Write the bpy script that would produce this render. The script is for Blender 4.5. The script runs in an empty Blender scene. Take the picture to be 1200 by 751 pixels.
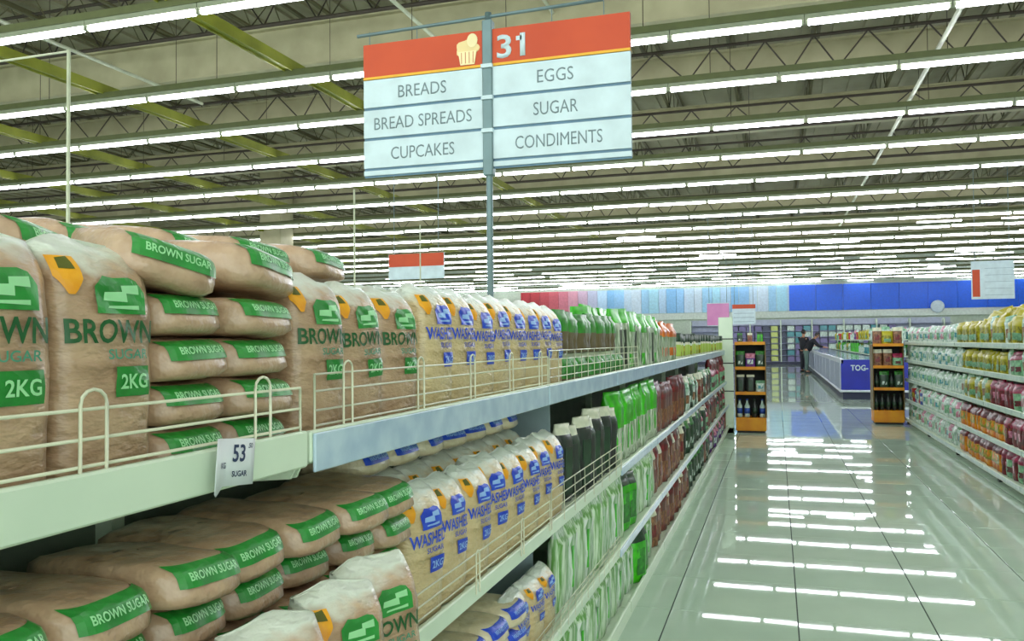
import bpy, bmesh, math, random
from mathutils import Matrix, Vector, noise
random.seed(31)
PI = math.pi
SC = bpy.context.scene
COL = SC.collection

# ---------------------------------------------------------------- camera
cam_d = bpy.data.cameras.new('camera')
cam = bpy.data.objects.new('camera', cam_d); COL.objects.link(cam); SC.camera = cam
F = 979.7; CAM_H = 1.34
cam_d.sensor_width = 36.0; cam_d.lens = 36.0 * F / 1200.0
cam_d.clip_start = 0.05; cam_d.clip_end = 300
_x = Vector((3100, 54.5, 980)).normalized()      # world X, Y, Z seen in camera axes (vanishing points)
_y = Vector((310, -22.5, -F)).normalized()
_z = _x.cross(_y).normalized(); _x = _y.cross(_z)
cam.matrix_world = Matrix.Translation((0, 0, CAM_H)) @ Matrix((_x, _y, _z)).to_4x4()

# ---------------------------------------------------------------- light and exposure
LAMP_POWER = 13.0
w = bpy.data.worlds.new('world'); SC.world = w; w.use_nodes = True
w.node_tree.nodes['Background'].inputs[0].default_value = (0.86, 1.0, 0.93, 1)
w.node_tree.nodes['Background'].inputs[1].default_value = 1.5
SC.view_settings.view_transform = 'Standard'; SC.view_settings.look = 'None'
SC.view_settings.exposure = 0.72; SC.view_settings.gamma = 1.0
SC.view_settings.use_curve_mapping = False

# ---------------------------------------------------------------- materials
def srgb(c):
    return tuple(((v / 255) / 12.92 if v / 255 <= .04045 else ((v / 255 + .055) / 1.055) ** 2.4) for v in c) + (1,)
MATS = {}
def mat(name, rgb, rough=.5, metal=0, rgb2=None, scale=8, stretch=(1, 1, 1), contrast=(.35, .65), bump=0, bscale=60,
        emit=0, coat=0, spec=.5, detail=4):
    if name in MATS: return MATS[name]
    m = bpy.data.materials.new(name); m.use_nodes = True; MATS[name] = m
    nt = m.node_tree; b = nt.nodes['Principled BSDF']
    b.inputs['Roughness'].default_value = rough; b.inputs['Metallic'].default_value = metal
    b.inputs['Specular IOR Level'].default_value = spec
    if coat: b.inputs['Coat Weight'].default_value = coat; b.inputs['Coat Roughness'].default_value = .2
    c1 = srgb(rgb); c2 = srgb(rgb2) if rgb2 else tuple(v * .86 for v in c1[:3]) + (1,)
    tc = nt.nodes.new('ShaderNodeTexCoord'); mp = nt.nodes.new('ShaderNodeMapping')
    mp.inputs['Scale'].default_value = stretch; nt.links.new(tc.outputs['Object'], mp.inputs['Vector'])
    n = nt.nodes.new('ShaderNodeTexNoise'); n.inputs['Scale'].default_value = scale; n.inputs['Detail'].default_value = detail
    nt.links.new(mp.outputs['Vector'], n.inputs['Vector'])
    r = nt.nodes.new('ShaderNodeValToRGB'); r.color_ramp.elements[0].position = contrast[0]; r.color_ramp.elements[1].position = contrast[1]
    r.color_ramp.elements[0].color = c2; r.color_ramp.elements[1].color = c1
    nt.links.new(n.outputs['Fac'], r.inputs['Fac']); nt.links.new(r.outputs['Color'], b.inputs['Base Color'])
    if bump:
        n2 = nt.nodes.new('ShaderNodeTexNoise'); n2.inputs['Scale'].default_value = bscale; n2.inputs['Detail'].default_value = 3
        nt.links.new(mp.outputs['Vector'], n2.inputs['Vector'])
        bp = nt.nodes.new('ShaderNodeBump'); bp.inputs['Strength'].default_value = bump; bp.inputs['Distance'].default_value = .01
        nt.links.new(n2.outputs['Fac'], bp.inputs['Height']); nt.links.new(bp.outputs['Normal'], b.inputs['Normal'])
    if emit:
        b.inputs['Emission Color'].default_value = c1; b.inputs['Emission Strength'].default_value = emit
    return m

def bag_mat(name, body, dark, film, z0, z1):
    """sugar behind clear film: the empty crinkled film, its paleness partly painted lamp glare, starts above a wavy line near the seal"""
    m = mat(name, body, .34, rgb2=dark, scale=14, stretch=(1, 1, 2.2), bump=.95, bscale=30, coat=.6)
    nt = m.node_tree; b = nt.nodes['Principled BSDF']; ramp = b.inputs['Base Color'].links[0].from_socket
    tc = [n for n in nt.nodes if n.type == 'TEX_COORD'][0]
    sx = nt.nodes.new('ShaderNodeSeparateXYZ'); nt.links.new(tc.outputs['Object'], sx.inputs[0])
    n = nt.nodes.new('ShaderNodeTexNoise'); n.inputs['Scale'].default_value = 22; nt.links.new(tc.outputs['Object'], n.inputs['Vector'])
    ad = nt.nodes.new('ShaderNodeMath'); ad.operation = 'MULTIPLY_ADD'; ad.inputs[1].default_value = .05
    nt.links.new(n.outputs['Fac'], ad.inputs[0]); nt.links.new(sx.outputs['Z'], ad.inputs[2])
    mr = nt.nodes.new('ShaderNodeMapRange'); mr.inputs[1].default_value = z0 + .025; mr.inputs[2].default_value = z1 + .025
    nt.links.new(ad.outputs[0], mr.inputs[0])
    mx = nt.nodes.new('ShaderNodeMix'); mx.data_type = 'RGBA'
    nt.links.new(mr.outputs[0], mx.inputs[0]); nt.links.new(ramp, mx.inputs[6]); mx.inputs[7].default_value = srgb(film)  # pale tone: bare film plus some white glare put into the colour
    nt.links.new(mx.outputs[2], b.inputs['Base Color'])
    return m

def stripe_mat(name, a, bcol, c, sc=60, rough=.35):
    """thin vertical strands seen through a clear pack"""
    return mat(name, a, rough, rgb2=bcol, scale=sc, stretch=(1, 1, .12), contrast=(.4, .6), coat=.4, bump=.3, bscale=40)

M_CREAM = mat('cream_enamel', (220, 234, 212), .38, rgb2=(208, 224, 202), scale=5, contrast=(.3, .7))
M_WIRE = mat('cream_wire', (222, 222, 196), .35)
M_STRIP = mat('price_strip', (196, 216, 232), .3, rgb2=(168, 192, 216), scale=14, contrast=(.35, .65), coat=.4)
M_BACKP = mat('shelf_back', (120, 132, 118), .6)
M_UNDER = mat('shelf_under', (120, 124, 104), .6)
M_DARK = mat('dark_rubber', (30, 34, 36), .6)
M_BROWN = bag_mat('brown_sugar_film', (200, 168, 136), (166, 132, 102), (220, 226, 212), .262, .285)
M_BROWN_L = mat('brown_sugar_pillow', (198, 166, 136), .34, rgb2=(164, 130, 102), scale=16, bump=.95, bscale=30, coat=.6)
M_WHITE = bag_mat('washed_sugar_film', (218, 196, 152), (196, 170, 124), (222, 228, 218), .26, .285)
M_WHITE_L = mat('washed_sugar_pillow', (226, 212, 180), .34, rgb2=(206, 188, 150), scale=16, bump=.95, bscale=30, coat=.6)
M_GPRINT = mat('green_print', (34, 148, 52), .35, rgb2=(22, 122, 38), scale=30, coat=.4)
M_GDARK = mat('dark_green_ink', (26, 92, 44), .4)
M_GPALE = mat('pale_green_ink', (160, 226, 164), .4)
M_TEAL = mat('teal_ink', (70, 150, 120), .4)
M_BPRINT = mat('blue_print', (26, 78, 216), .35, rgb2=(18, 56, 190), scale=30, coat=.4)
M_BPALE = mat('pale_blue_ink', (150, 190, 246), .4)
M_TAG = mat('orange_tag', (240, 172, 14), .4, rgb2=(226, 146, 8), scale=20)
M_TAGINK = mat('tag_ink', (88, 92, 10), .5)
M_PAPER = mat('white_paper', (232, 236, 240), .6)
M_INK = mat('navy_ink', (44, 58, 96), .5)

# ---------------------------------------------------------------- mesh helpers
def link(o, parent=None):
    COL.objects.link(o)
    if parent: o.parent = parent
    return o
def build(name, bm, mats, parent=None, smooth=False, loc=None):
    me = bpy.data.meshes.new(name); bm.to_mesh(me); bm.free()
    for m in (mats if isinstance(mats, (list, tuple)) else [mats]): me.materials.append(m)
    if smooth: me.polygons.foreach_set('use_smooth', [True] * len(me.polygons))
    o = bpy.data.objects.new(name, me)
    if loc: o.location = loc
    return link(o, parent)
def share(name, me, parent=None, loc=(0, 0, 0), rot=(0, 0, 0), scale=(1, 1, 1)):
    o = bpy.data.objects.new(name, me); o.location = loc; o.rotation_euler = rot; o.scale = scale
    return link(o, parent)
def tag(o, label=None, cat=None, group=None, kind=None):
    if label:
        o['label'] = label
        if len(label.replace('-', ' ').split()) > 16: print('LONG', label)
    if cat: o['category'] = cat
    if group: o['group'] = group
    if kind: o['kind'] = kind
    return o
def empty(name, loc, label=None, cat=None, group=None, kind=None, rot=(0, 0, 0)):
    o = bpy.data.objects.new(name, None); o.location = loc; o.rotation_euler = rot; o.empty_display_size = .1
    link(o); return tag(o, label, cat, group, kind)
def box(bm, x0, x1, y0, y1, z0, z1, mi=0, bev=0):
    vs = [bm.verts.new((x, y, z)) for z in (z0, z1) for y in (y0, y1) for x in (x0, x1)]
    fs = []
    for q in ((0, 2, 3, 1), (4, 5, 7, 6), (0, 1, 5, 4), (2, 6, 7, 3), (0, 4, 6, 2), (1, 3, 7, 5)):
        f = bm.faces.new([vs[i] for i in q]); f.material_index = mi; fs.append(f)
    if bev:
        es = list({e for f in fs for e in f.edges})
        bmesh.ops.bevel(bm, geom=es, offset=bev, segments=1, affect='EDGES', material=mi)
def obox(name, x0, x1, y0, y1, z0, z1, m, parent=None, bev=0, loc=None):
    bm = bmesh.new(); box(bm, x0, x1, y0, y1, z0, z1, 0, bev); return build(name, bm, m, parent, loc=loc)
def tube(bm, pts, r, n=6, closed=False, mi=0):
    pts = [Vector(p) for p in pts]; rings = []
    for i, p in enumerate(pts):
        a = pts[max(i - 1, 0)]; b = pts[min(i + 1, len(pts) - 1)]
        t = (b - a).normalized(); up = Vector((0, 0, 1)) if abs(t.z) < .9 else Vector((1, 0, 0))
        s = t.cross(up).normalized(); u = s.cross(t)
        rings.append([bm.verts.new(p + r * (math.cos(k * 2 * PI / n) * s + math.sin(k * 2 * PI / n) * u)) for k in range(n)])
    for A, B in zip(rings, rings[1:]):
        for k in range(n):
            f = bm.faces.new((A[k], A[(k + 1) % n], B[(k + 1) % n], B[k])); f.material_index = mi; f.smooth = True
    for R, rev in ((rings[0], True), (rings[-1], False)):
        f = bm.faces.new(R if rev else R[::-1]); f.material_index = mi
def otube(name, pts, r, m, parent=None, n=6):
    bm = bmesh.new(); tube(bm, pts, r, n); return build(name, bm, m, parent)
def lathe(bm, prof, n=14, cx=0, cy=0, mi=0, mfun=None):
    rings = []
    for (r, z) in prof: rings.append([bm.verts.new((cx + r * math.cos(2 * PI * k / n), cy + r * math.sin(2 * PI * k / n), z)) for k in range(n)])
    for i, (A, B) in enumerate(zip(rings, rings[1:])):
        for k in range(n):
            f = bm.faces.new((A[k], A[(k + 1) % n], B[(k + 1) % n], B[k])); f.smooth = True
            f.material_index = mfun(i) if mfun else mi
    bm.faces.new(rings[0][::-1]).material_index = mfun(0) if mfun else mi
    bm.faces.new(rings[-1]).material_index = mfun(len(prof) - 2) if mfun else mi

_TC = {}
def text_bm(s, width, height, ext=.0008, bold=0.0, sub=None):
    """lettering as a mesh in the XZ plane, centred, facing -Y"""
    cu = bpy.data.curves.new('lettering', 'FONT'); cu.body = s; cu.size = 1; cu.offset = bold; cu.resolution_u = 3
    o = bpy.data.objects.new('lettering', cu); COL.objects.link(o)
    dg = bpy.context.evaluated_depsgraph_get(); me = bpy.data.meshes.new_from_object(o.evaluated_get(dg))
    bpy.data.objects.remove(o); bpy.data.curves.remove(cu)
    bm = bmesh.new(); bm.from_mesh(me); bpy.data.meshes.remove(me)
    xs = [v.co.x for v in bm.verts]; ys = [v.co.y for v in bm.verts]
    cx, cy = (min(xs) + max(xs)) / 2, (min(ys) + max(ys)) / 2
    sx = width / (max(xs) - min(xs)); sy = height / (max(ys) - min(ys))
    for v in bm.verts: v.co = Vector(((v.co.x - cx) * sx, 0, (v.co.y - cy) * sy))
    if sub:
        bmesh.ops.triangulate(bm, faces=bm.faces[:])
        for _ in range(3):
            es = [e for e in bm.edges if e.calc_length() > sub]
            if not es: break
            bmesh.ops.subdivide_edges(bm, edges=es, cuts=1); bmesh.ops.triangulate(bm, faces=[f for f in bm.faces if len(f.verts) > 3])
    if ext:
        r = bmesh.ops.extrude_face_region(bm, geom=bm.faces[:])
        for g in r['geom']:
            if isinstance(g, bmesh.types.BMVert): g.co.y -= ext
        bmesh.ops.recalc_face_normals(bm, faces=bm.faces[:])
    return bm
def poly_bm(pts, sub=None, grid=None):
    """filled outline in XZ plane"""
    bm = bmesh.new(); bm.faces.new([bm.verts.new((x, 0, z)) for x, z in pts])
    if sub:
        bmesh.ops.triangulate(bm, faces=bm.faces[:])
        for _ in range(4):
            es = [e for e in bm.edges if e.calc_length() > sub]
            if not es: break
            bmesh.ops.subdivide_edges(bm, edges=es, cuts=1); bmesh.ops.triangulate(bm, faces=[f for f in bm.faces if len(f.verts) > 3])
    return bm
def copy_tree(o, parent=None, deep=True):
    c = o.copy(); COL.objects.link(c); c.parent = parent
    if deep:
        for ch in o.children: copy_tree(ch, c)
    return c
ORD = ['nearest', 'second', 'third', 'fourth', 'fifth', 'sixth', 'seventh', 'eighth', 'ninth', 'tenth', 'eleventh', 'twelfth',
       'thirteenth', 'fourteenth', 'fifteenth', 'sixteenth', 'seventeenth', 'eighteenth', 'nineteenth', 'twentieth', 'twenty first',
       'twenty second', 'twenty third', 'twenty fourth', 'twenty fifth', 'twenty sixth', 'twenty seventh', 'twenty eighth', 'twenty ninth', 'thirtieth']
def ordlab(desc, i, where, lim=30):
    if i == 0: return f'{desc}, nearest of its run, {where}'
    if i < lim: return f'{desc}, {ORD[i]} from near end, {where}'
    return f'{desc}, far stretch of {where}'

# ================================================================= SETTING
XL, XR, YB, YF = -36.0, 18.0, -8.0, 56.0
M_FLOOR = mat('floor_tile', (192, 212, 194), .022, rgb2=(184, 204, 186), scale=3, contrast=(.3, .7), spec=.13, bump=.003, bscale=4)
def floor_far_mat():
    m = mat('floor_far', (192, 212, 194), .03, rgb2=(184, 204, 186), scale=3, contrast=(.3, .7), spec=.15)
    nt = m.node_tree; b = nt.nodes['Principled BSDF']; ramp = b.inputs['Base Color'].links[0].from_socket
    tc = [n for n in nt.nodes if n.type == 'TEX_COORD'][0]
    mp = nt.nodes.new('ShaderNodeMapping'); mp.inputs['Location'].default_value = (-.075, -.05, 0); nt.links.new(tc.outputs['Object'], mp.inputs[0])
    br = nt.nodes.new('ShaderNodeTexBrick'); br.offset = 0; br.inputs['Scale'].default_value = 1; br.inputs['Brick Width'].default_value = .6
    br.inputs['Row Height'].default_value = .6; br.inputs['Mortar Size'].default_value = .004
    nt.links.new(mp.outputs[0], br.inputs['Vector']); nt.links.new(ramp, br.inputs['Color1']); nt.links.new(ramp, br.inputs['Color2'])
    br.inputs['Mortar'].default_value = srgb((90, 104, 96)); nt.links.new(br.outputs['Color'], b.inputs['Base Color'])
    return m
M_GROUT = mat('grout', (52, 66, 62), .8)
bm = bmesh.new()
TX0, TX1, TY0, TY1 = .075 - 1.2, .075 + 2.4, 2.45, 14.45
for (a, b_, c, d) in ((XL, TX0, YB, YF), (TX1, XR, YB, YF), (TX0, TX1, YB, TY0), (TX0, TX1, TY1, YF)): box(bm, a, b_, c, d, -.1, 0)
floor = tag(build('floor', bm, floor_far_mat()), 'glossy pale green grey tiled shop floor', kind='structure')
obox('grout_bed', TX0, TX1, TY0, TY1, -.1, -.0025, M_GROUT, floor)
bm = bmesh.new(); box(bm, -.297, .297, -.297, .297, -.008, 0, 0, .0012); tme = build('tile', bm, M_FLOOR, floor).data
_first = bpy.data.objects['tile']; k = 0
for i in range(6):
    for j in range(20):
        l = (TX0 + .3 + .6 * i, TY0 + .3 + .6 * j, 0)
        t = _first if k == 0 else share('tile', tme, floor)
        t.location = l; t.rotation_euler = (random.gauss(0, .0004), random.gauss(0, .0004), 0); k += 1

M_DECK = mat('roof_deck', (150, 146, 118), .7, rgb2=(132, 128, 100), scale=1.2)
M_GIRD = mat('beige_girder', (176, 170, 136), .7, rgb2=(160, 154, 122), scale=2)
M_JOIST = mat('olive_joist', (96, 92, 64), .7)
M_JOISTD = mat('dark_pipework', (62, 54, 44), .7)
M_OLIVE = mat('olive_channel', (138, 142, 40), .55, rgb2=(120, 124, 30), scale=3)
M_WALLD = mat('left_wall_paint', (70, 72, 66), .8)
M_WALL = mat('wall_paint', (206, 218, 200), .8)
ZR = 7.7
bm = bmesh.new(); box(bm, XL, XR, YB, YF, ZR, ZR + .15)
x = XL
while x < 14:
    box(bm, x, x + .12, 3, YF, ZR - .06, ZR); x += .6
tag(build('ceiling', bm, M_DECK), 'ribbed beige metal roof deck', kind='structure')
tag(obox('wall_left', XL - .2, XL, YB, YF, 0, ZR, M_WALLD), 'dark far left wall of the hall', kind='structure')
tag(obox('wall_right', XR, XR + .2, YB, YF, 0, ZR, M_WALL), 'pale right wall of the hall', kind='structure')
wb = tag(obox('wall_back', XL, XR, YF, YF + .2, 0, ZR, M_WALL), 'pale back wall with coloured fascia band', kind='structure')
obox('white_ledge', -17, XR, YF - .35, YF, 2.72, 3.12, mat('white_ledge', (226, 236, 226), .6), wb)
# coloured fascia, panel by panel
def fp(x0, x1, c, nm):
    o = obox('fascia_panel', x0 + .01, x1 - .01, YF - .12 - random.uniform(0, .03), YF, 3.16, 4.78, mat(nm, c, .45), wb); return o
x = -17.0; reds = [(190, 40, 52), (196, 48, 60), (204, 74, 86), (214, 96, 110), (222, 128, 146), (226, 160, 180), (216, 184, 208), (196, 200, 226)]
for i, c in enumerate(reds): fp(x, x + .68, c, f'fascia_red_{i}'); x += .68
i = 0
stripes = [(190, 222, 248), (164, 214, 246), (206, 230, 250), (140, 198, 244), (176, 228, 248), (216, 234, 250), (156, 208, 250)]
while x < .75:
    ww = .5 if i % 2 else .66; c = stripes[(i * 3) % 7]; fp(x, min(x + ww, .8), c, f'fascia_light_blue_{(i * 3) % 7}'); x += ww; i += 1
x = .8
while x < XR - .5: fp(x, x + 1.6, (28, 104, 240), 'fascia_blue'); x += 1.6
# square columns
for i, (cx_, cy_) in enumerate(((-21.9, 24.4), (-16.0, 24.4))):
    tag(obox('column', cx_ - .4, cx_ + .4, cy_ - .4, cy_ + .4, 0, ZR, M_GIRD, bev=.03),
        ['beige square column left of the hanging pipe', 'beige square column behind the lamp rows left of the aisle sign'][i], kind='structure')
# girders across the hall
for i, (y, z0, z1) in enumerate([(12.4, 6.06, 6.72), (15.6, 6.07, 6.56), (19.6, 6.1, 6.7), (25, 5.95, 6.6), (31, 5.95, 6.6), (38, 5.8, 6.6), (46, 5.7, 6.6)]):
    g = empty('roof_girder', (0, y, z0), f'deep beige roof girder across the hall, {ORD[i] if i else "nearest"} from the camera', 'girder', 'roof girders', 'structure')
    obox('girder_web', XL, XR - 1, -.06, .06, 0, z1 - z0, M_GIRD, g)
    obox('lower_flange', XL, XR - 1, -.16, .16, -.03, 0, M_GIRD, g)
    obox('upper_flange', XL, XR - 1, -.16, .16, z1 - z0, z1 - z0 + .03, M_GIRD, g)
# light open web joists running with the aisle
bm = bmesh.new(); tube(bm, [(0, 0, 0), (0, .62, .72)], .013, 4); wme = bpy.data.meshes.new('web_bar'); bm.to_mesh(wme); bm.free(); wme.materials.append(M_JOIST)
bm = bmesh.new(); tube(bm, [(0, 0, .72), (0, .62, 0)], .013, 4); wme2 = bpy.data.meshes.new('web_bar'); bm.to_mesh(wme2); bm.free(); wme2.materials.append(M_JOIST)
jx = -24.0; ji = 0
while jx < 9:
    j = empty('roof_joist', (jx, 0, 6.78), 'thin olive open web roof joist running along the aisles', 'joist', 'open web roof joists', 'structure')
    y0 = 6.0
    obox('bottom_chord', -.03, .03, y0, 52, -.02, .02, M_JOIST, j); obox('top_chord', -.035, .035, y0, 52, .74, .8, M_JOIST, j)
    yy = y0
    while yy < (16 if jx > -14 else 12):
        share('web_bar', wme, j, (0, yy, 0)); share('web_bar', wme2, j, (0, yy + .62, 0)); yy += 1.24
    bm = bmesh.new()
    while yy < 50:
        tube(bm, [(0, yy, 0), (0, yy + .62, .72)], .013, 3); tube(bm, [(0, yy + .62, .72), (0, yy + 1.24, 0)], .013, 3); yy += 1.24
    tag(build('web', bm, M_JOIST, j), kind='stuff')
    jx += 1.55; ji += 1
# dark cross truss and pipes over the near rows
for i, (y, zb, zt) in enumerate(((11.6, 6.5, 7.3), (14.4, 5.75, 6.3), (17.9, 5.7, 6.2), (21.2, 5.6, 6.2), (28, 5.5, 6.1))):
    t = empty('cross_truss', (0, y, 0), f'dark brown truss across the hall, {ORD[i]} from the camera', 'truss', 'dark cross trusses', 'structure')
    otube('bottom_chord', [(-30, 0, zb), (12, 0, zb)], .035, M_JOISTD, t, 5); otube('top_chord', [(-30, 0, zt), (12, 0, zt)], .03, M_JOISTD, t, 5)
    bm = bmesh.new(); xx = -30
    while xx < 11.5:
        d = random.uniform(.35, .6); tube(bm, [(xx, 0, zb), (xx + d, 0, zt)], .015, 3); tube(bm, [(xx + d, 0, zt), (xx + 2 * d, 0, zb)], .015, 3); xx += 2 * d
    tag(build('web', bm, M_JOISTD, t), kind='stuff')
# olive channels along the aisles and pale pipes
for i, x in enumerate((-6.35, -9.58, -12.97, -16.3, -19.6, -22.9)):
    c = empty('olive_channel', (x, 0, 5.13), f'long yellow green steel channel hung under the roof, {("nearest to" if i == 0 else ORD[i] + " to the left of")} the aisle sign', 'channel', 'yellow green channels', 'structure')
    obox('channel_web', -.05, .05, 5.5, 36, 0, .03, M_OLIVE, c); obox('flange', -.07, -.05, 5.5, 36, -.03, .12, M_OLIVE, c); obox('flange', .05, .07, 5.5, 36, -.03, .12, M_OLIVE, c)
M_PIPE = mat('pale_pipe', (200, 204, 180), .5)
tag(otube('conduit', [(2.13, 6, 5.22), (2.13, 34, 5.22)], .035, M_PIPE), 'pale conduit running along the aisle under the roof', kind='structure')
for x, y0, y1, z, nm in ((-4.9, 7, 12, 6.0, 'upper left'), (-10.5, 8, 13.5, 6.0, 'far left'), (-3.2, 9, 14, 6.4, 'upper middle')):
    tag(otube('conduit', [(x, y0, z), (x, y1, z)], .03, M_PIPE), f'short pale conduit in the {nm} of the roof', kind='structure')

# ================================================================= LAMPS
M_TUBE = mat('lit_tube', (244, 248, 255), .4, emit=LAMP_POWER)
M_HOUS = mat('lamp_housing', (150, 156, 132), .5)
M_TRAY = mat('lamp_tray', (92, 98, 56), .6)
rows = [7.55, 10.03, 12.1, 14.58, 17.0, 19.68, 22.3]
while rows[-1] < 53: rows.append(rows[-1] + 2.55)
LZ = 4.95; PITCH = 1.52
bm = bmesh.new(); tube(bm, [(-.72, 0, 0), (.72, 0, 0)], .032, 6); tube_me = bpy.data.meshes.new('tube'); bm.to_mesh(tube_me); bm.free(); tube_me.materials.append(M_TUBE)
bm = bmesh.new(); box(bm, -.755, .755, -.035, .035, .032, .09); box(bm, -.755, -.73, -.02, .02, -.02, .032); box(bm, .73, .755, -.02, .02, -.02, .032)
hous_me = bpy.data.meshes.new('housing'); bm.to_mesh(hous_me); bm.free(); hous_me.materials.append(M_HOUS)
spots = []
for ri, y in enumerate(rows):
    x0 = max(-1.16 * y - 2.5, -33); x1 = min(.26 * y + 3, 15)
    off = random.Random(ri).uniform(0, PITCH)
    x = .16 + PITCH * math.floor((x0 - .16) / PITCH) + (off if ri else 0)
    while x < x1: spots.append((ri, x + PITCH / 2, y)); x += PITCH
near, far = spots[:300], spots[300:]
cnt = {}
for ri, x, y in near:
    cnt[ri] = cnt.get(ri, -1) + 1
    l = empty('fluorescent_light', (x, y, LZ), f'lit white tube batten, {ORD[cnt[ri]] if cnt[ri] else "first"} from left in the {ORD[ri] if ri else "nearest"} ceiling row', 'ceiling light', f'fluorescent lights of ceiling row {ORD[ri] if ri else "nearest"}')
    if ri > 4 and random.random() < .04: l.location.z += .02
    share('housing', hous_me, l); share('tube', tube_me, l)
bm = bmesh.new()
rf = random.Random(9)
for ri, x, y in far:
    if y < 27 or rf.random() < (.45 if y < 42 else .8): tube(bm, [(x - .72, y, LZ), (x + .72, y, LZ)], .026 if y < 27 else .02, 4)
# the far part of the hall is hung with further, lower and less regular rows
rr = random.Random(5)
for k in range(45):
    y = rr.uniform(26, 54); x = rr.uniform(max(-1.1 * y, -33), .25 * y + 1); z = max(LZ - rr.uniform(.1, .9), 1.34 + 3.6 * y / 56 + .12)
    tube(bm, [(x - .6, y, z), (x + .6, y, z)], .022, 4)
# rows over and behind the camera light the near shelves as they do in the hall
for y in (5.1, 2.65, .2, -2.3, -4.8):
    x = -12.0
    while x < 15: tube(bm, [(x, y, LZ), (x + 1.44, y, LZ)], .026, 4); x += PITCH
tag(build('distant_light_tubes', bm, M_TUBE), 'many further white fluorescent tubes of the far ceiling rows', 'ceiling light', kind='stuff')
for ri, y in enumerate(rows):
    x0 = max(-1.16 * y - 3, -33.5); x1 = min(.26 * y + 4, 16)
    t = tag(obox('lamp_tray', x0, x1, y - .06, y + .06, LZ + .09, LZ + .17, M_TRAY),
        f'olive steel tray carrying the {ORD[ri] if ri < 16 else "furthest"} lamp row' if ri else 'olive steel tray carrying the nearest lamp row', kind='structure')
    if ri < 5:
        hx = x0 + 1
        while hx < x1: otube('hanger_wire', [(hx, y, LZ + .17), (hx, y, ZR - .02)], .006, M_JOISTD, t, 3); hx += 3.04

# ================================================================= BAG BUILDERS
BW, BH, BT = .150, .305, .100
def bag_funcs(w, h, t, seed):
    def prof(v):
        if v < .07: return .82 + .18 * math.sin(v / .07 * PI / 2)
        if v < .80: return 1 + .06 * math.sin((v - .07) / .73 * PI)
        q = (v - .80) / .20; return max(.05, math.cos(q * PI / 2 * .98) ** .75)
    def half(v): return t / 2 * prof(v)
    def wid(v):
        return w / 2 * (.97 + .03 * math.sin(v * PI) + (.03 * max(0, v - .85) / .15))
    def nz(y, z): return noise.noise(Vector((y * 18 + seed * 7.1, z * 28, seed))) + .6 * noise.noise(Vector((y * 8, z * 48 + y * 40, seed + 3)))
    def back(v): return -.020 * max(0, (v - .7) / .3) ** 1.5 * (h / .3)
    def front(y, z):
        v = min(max(z / h, 0), 1); a = half(v); b = wid(v); q = min(abs(y) / b, .995)
        return a * (1 - q ** 4) ** (1 / 4) * (1 + .07 * nz(y, z)) + back(v)
    return half, wid, nz, back, front
def bag_body(w, h, t, seed, m, name, parent):
    half, wid, nz, back, front = bag_funcs(w, h, t, seed)
    bm = bmesh.new(); n = 28; vs_ = [0, .02, .05, .1, .16, .22, .28, .33, .37, .41, .45, .49, .53, .57, .61, .65, .69, .73, .77, .81, .85, .89, .93, .96, 1.0]; rings = []
    for v in vs_:
        a, b = half(v), wid(v); R = []
        for k in range(n):
            th = 2 * PI * k / n; c, s = math.cos(th), math.sin(th); rr_ = (abs(c) ** 4 + abs(s) ** 4) ** (-1 / 4)
            x, y = a * c * rr_, b * s * rr_; z = v * h
            x = x * (1 + .07 * nz(y, z)) + back(v); y *= 1 + .02 * noise.noise(Vector((x * 30, z * 30, seed)))
            if v == 1: z += .006 * math.sin(y * 60 + seed) - .03 * (abs(y) / b) ** 4 * .3
            R.append(bm.verts.new((x, y, z)))
        rings.append(R)
    for A, B in zip(rings, rings[1:]):
        for k in range(n): bm.faces.new((A[k], A[(k + 1) % n], B[(k + 1) % n], B[k])).smooth = True
    bm.faces.new(rings[0][::-1]); bm.faces.new(rings[-1])
    return build(name, bm, m, parent)
def drape(bm, fn, y0, z0, off=.0013):
    for v in bm.verts:
        y, z = v.co.x + y0, v.co.z + z0; v.co = Vector((fn(y, z) + off + .0014, y, z))
    # after mapping the text plane (facing -Y) onto +X the winding flips
    for f in bm.faces:
        f.normal_update()
        if f.normal.x < 0: f.normal_flip()
    return bm
HOUSE = [(-.5, -.5), (.5, -.5), (.5, .1), (.38, .42), (.22, .5), (.08, .3), (-.1, .46), (-.3, .5), (-.44, .3), (-.5, .2)]
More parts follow.
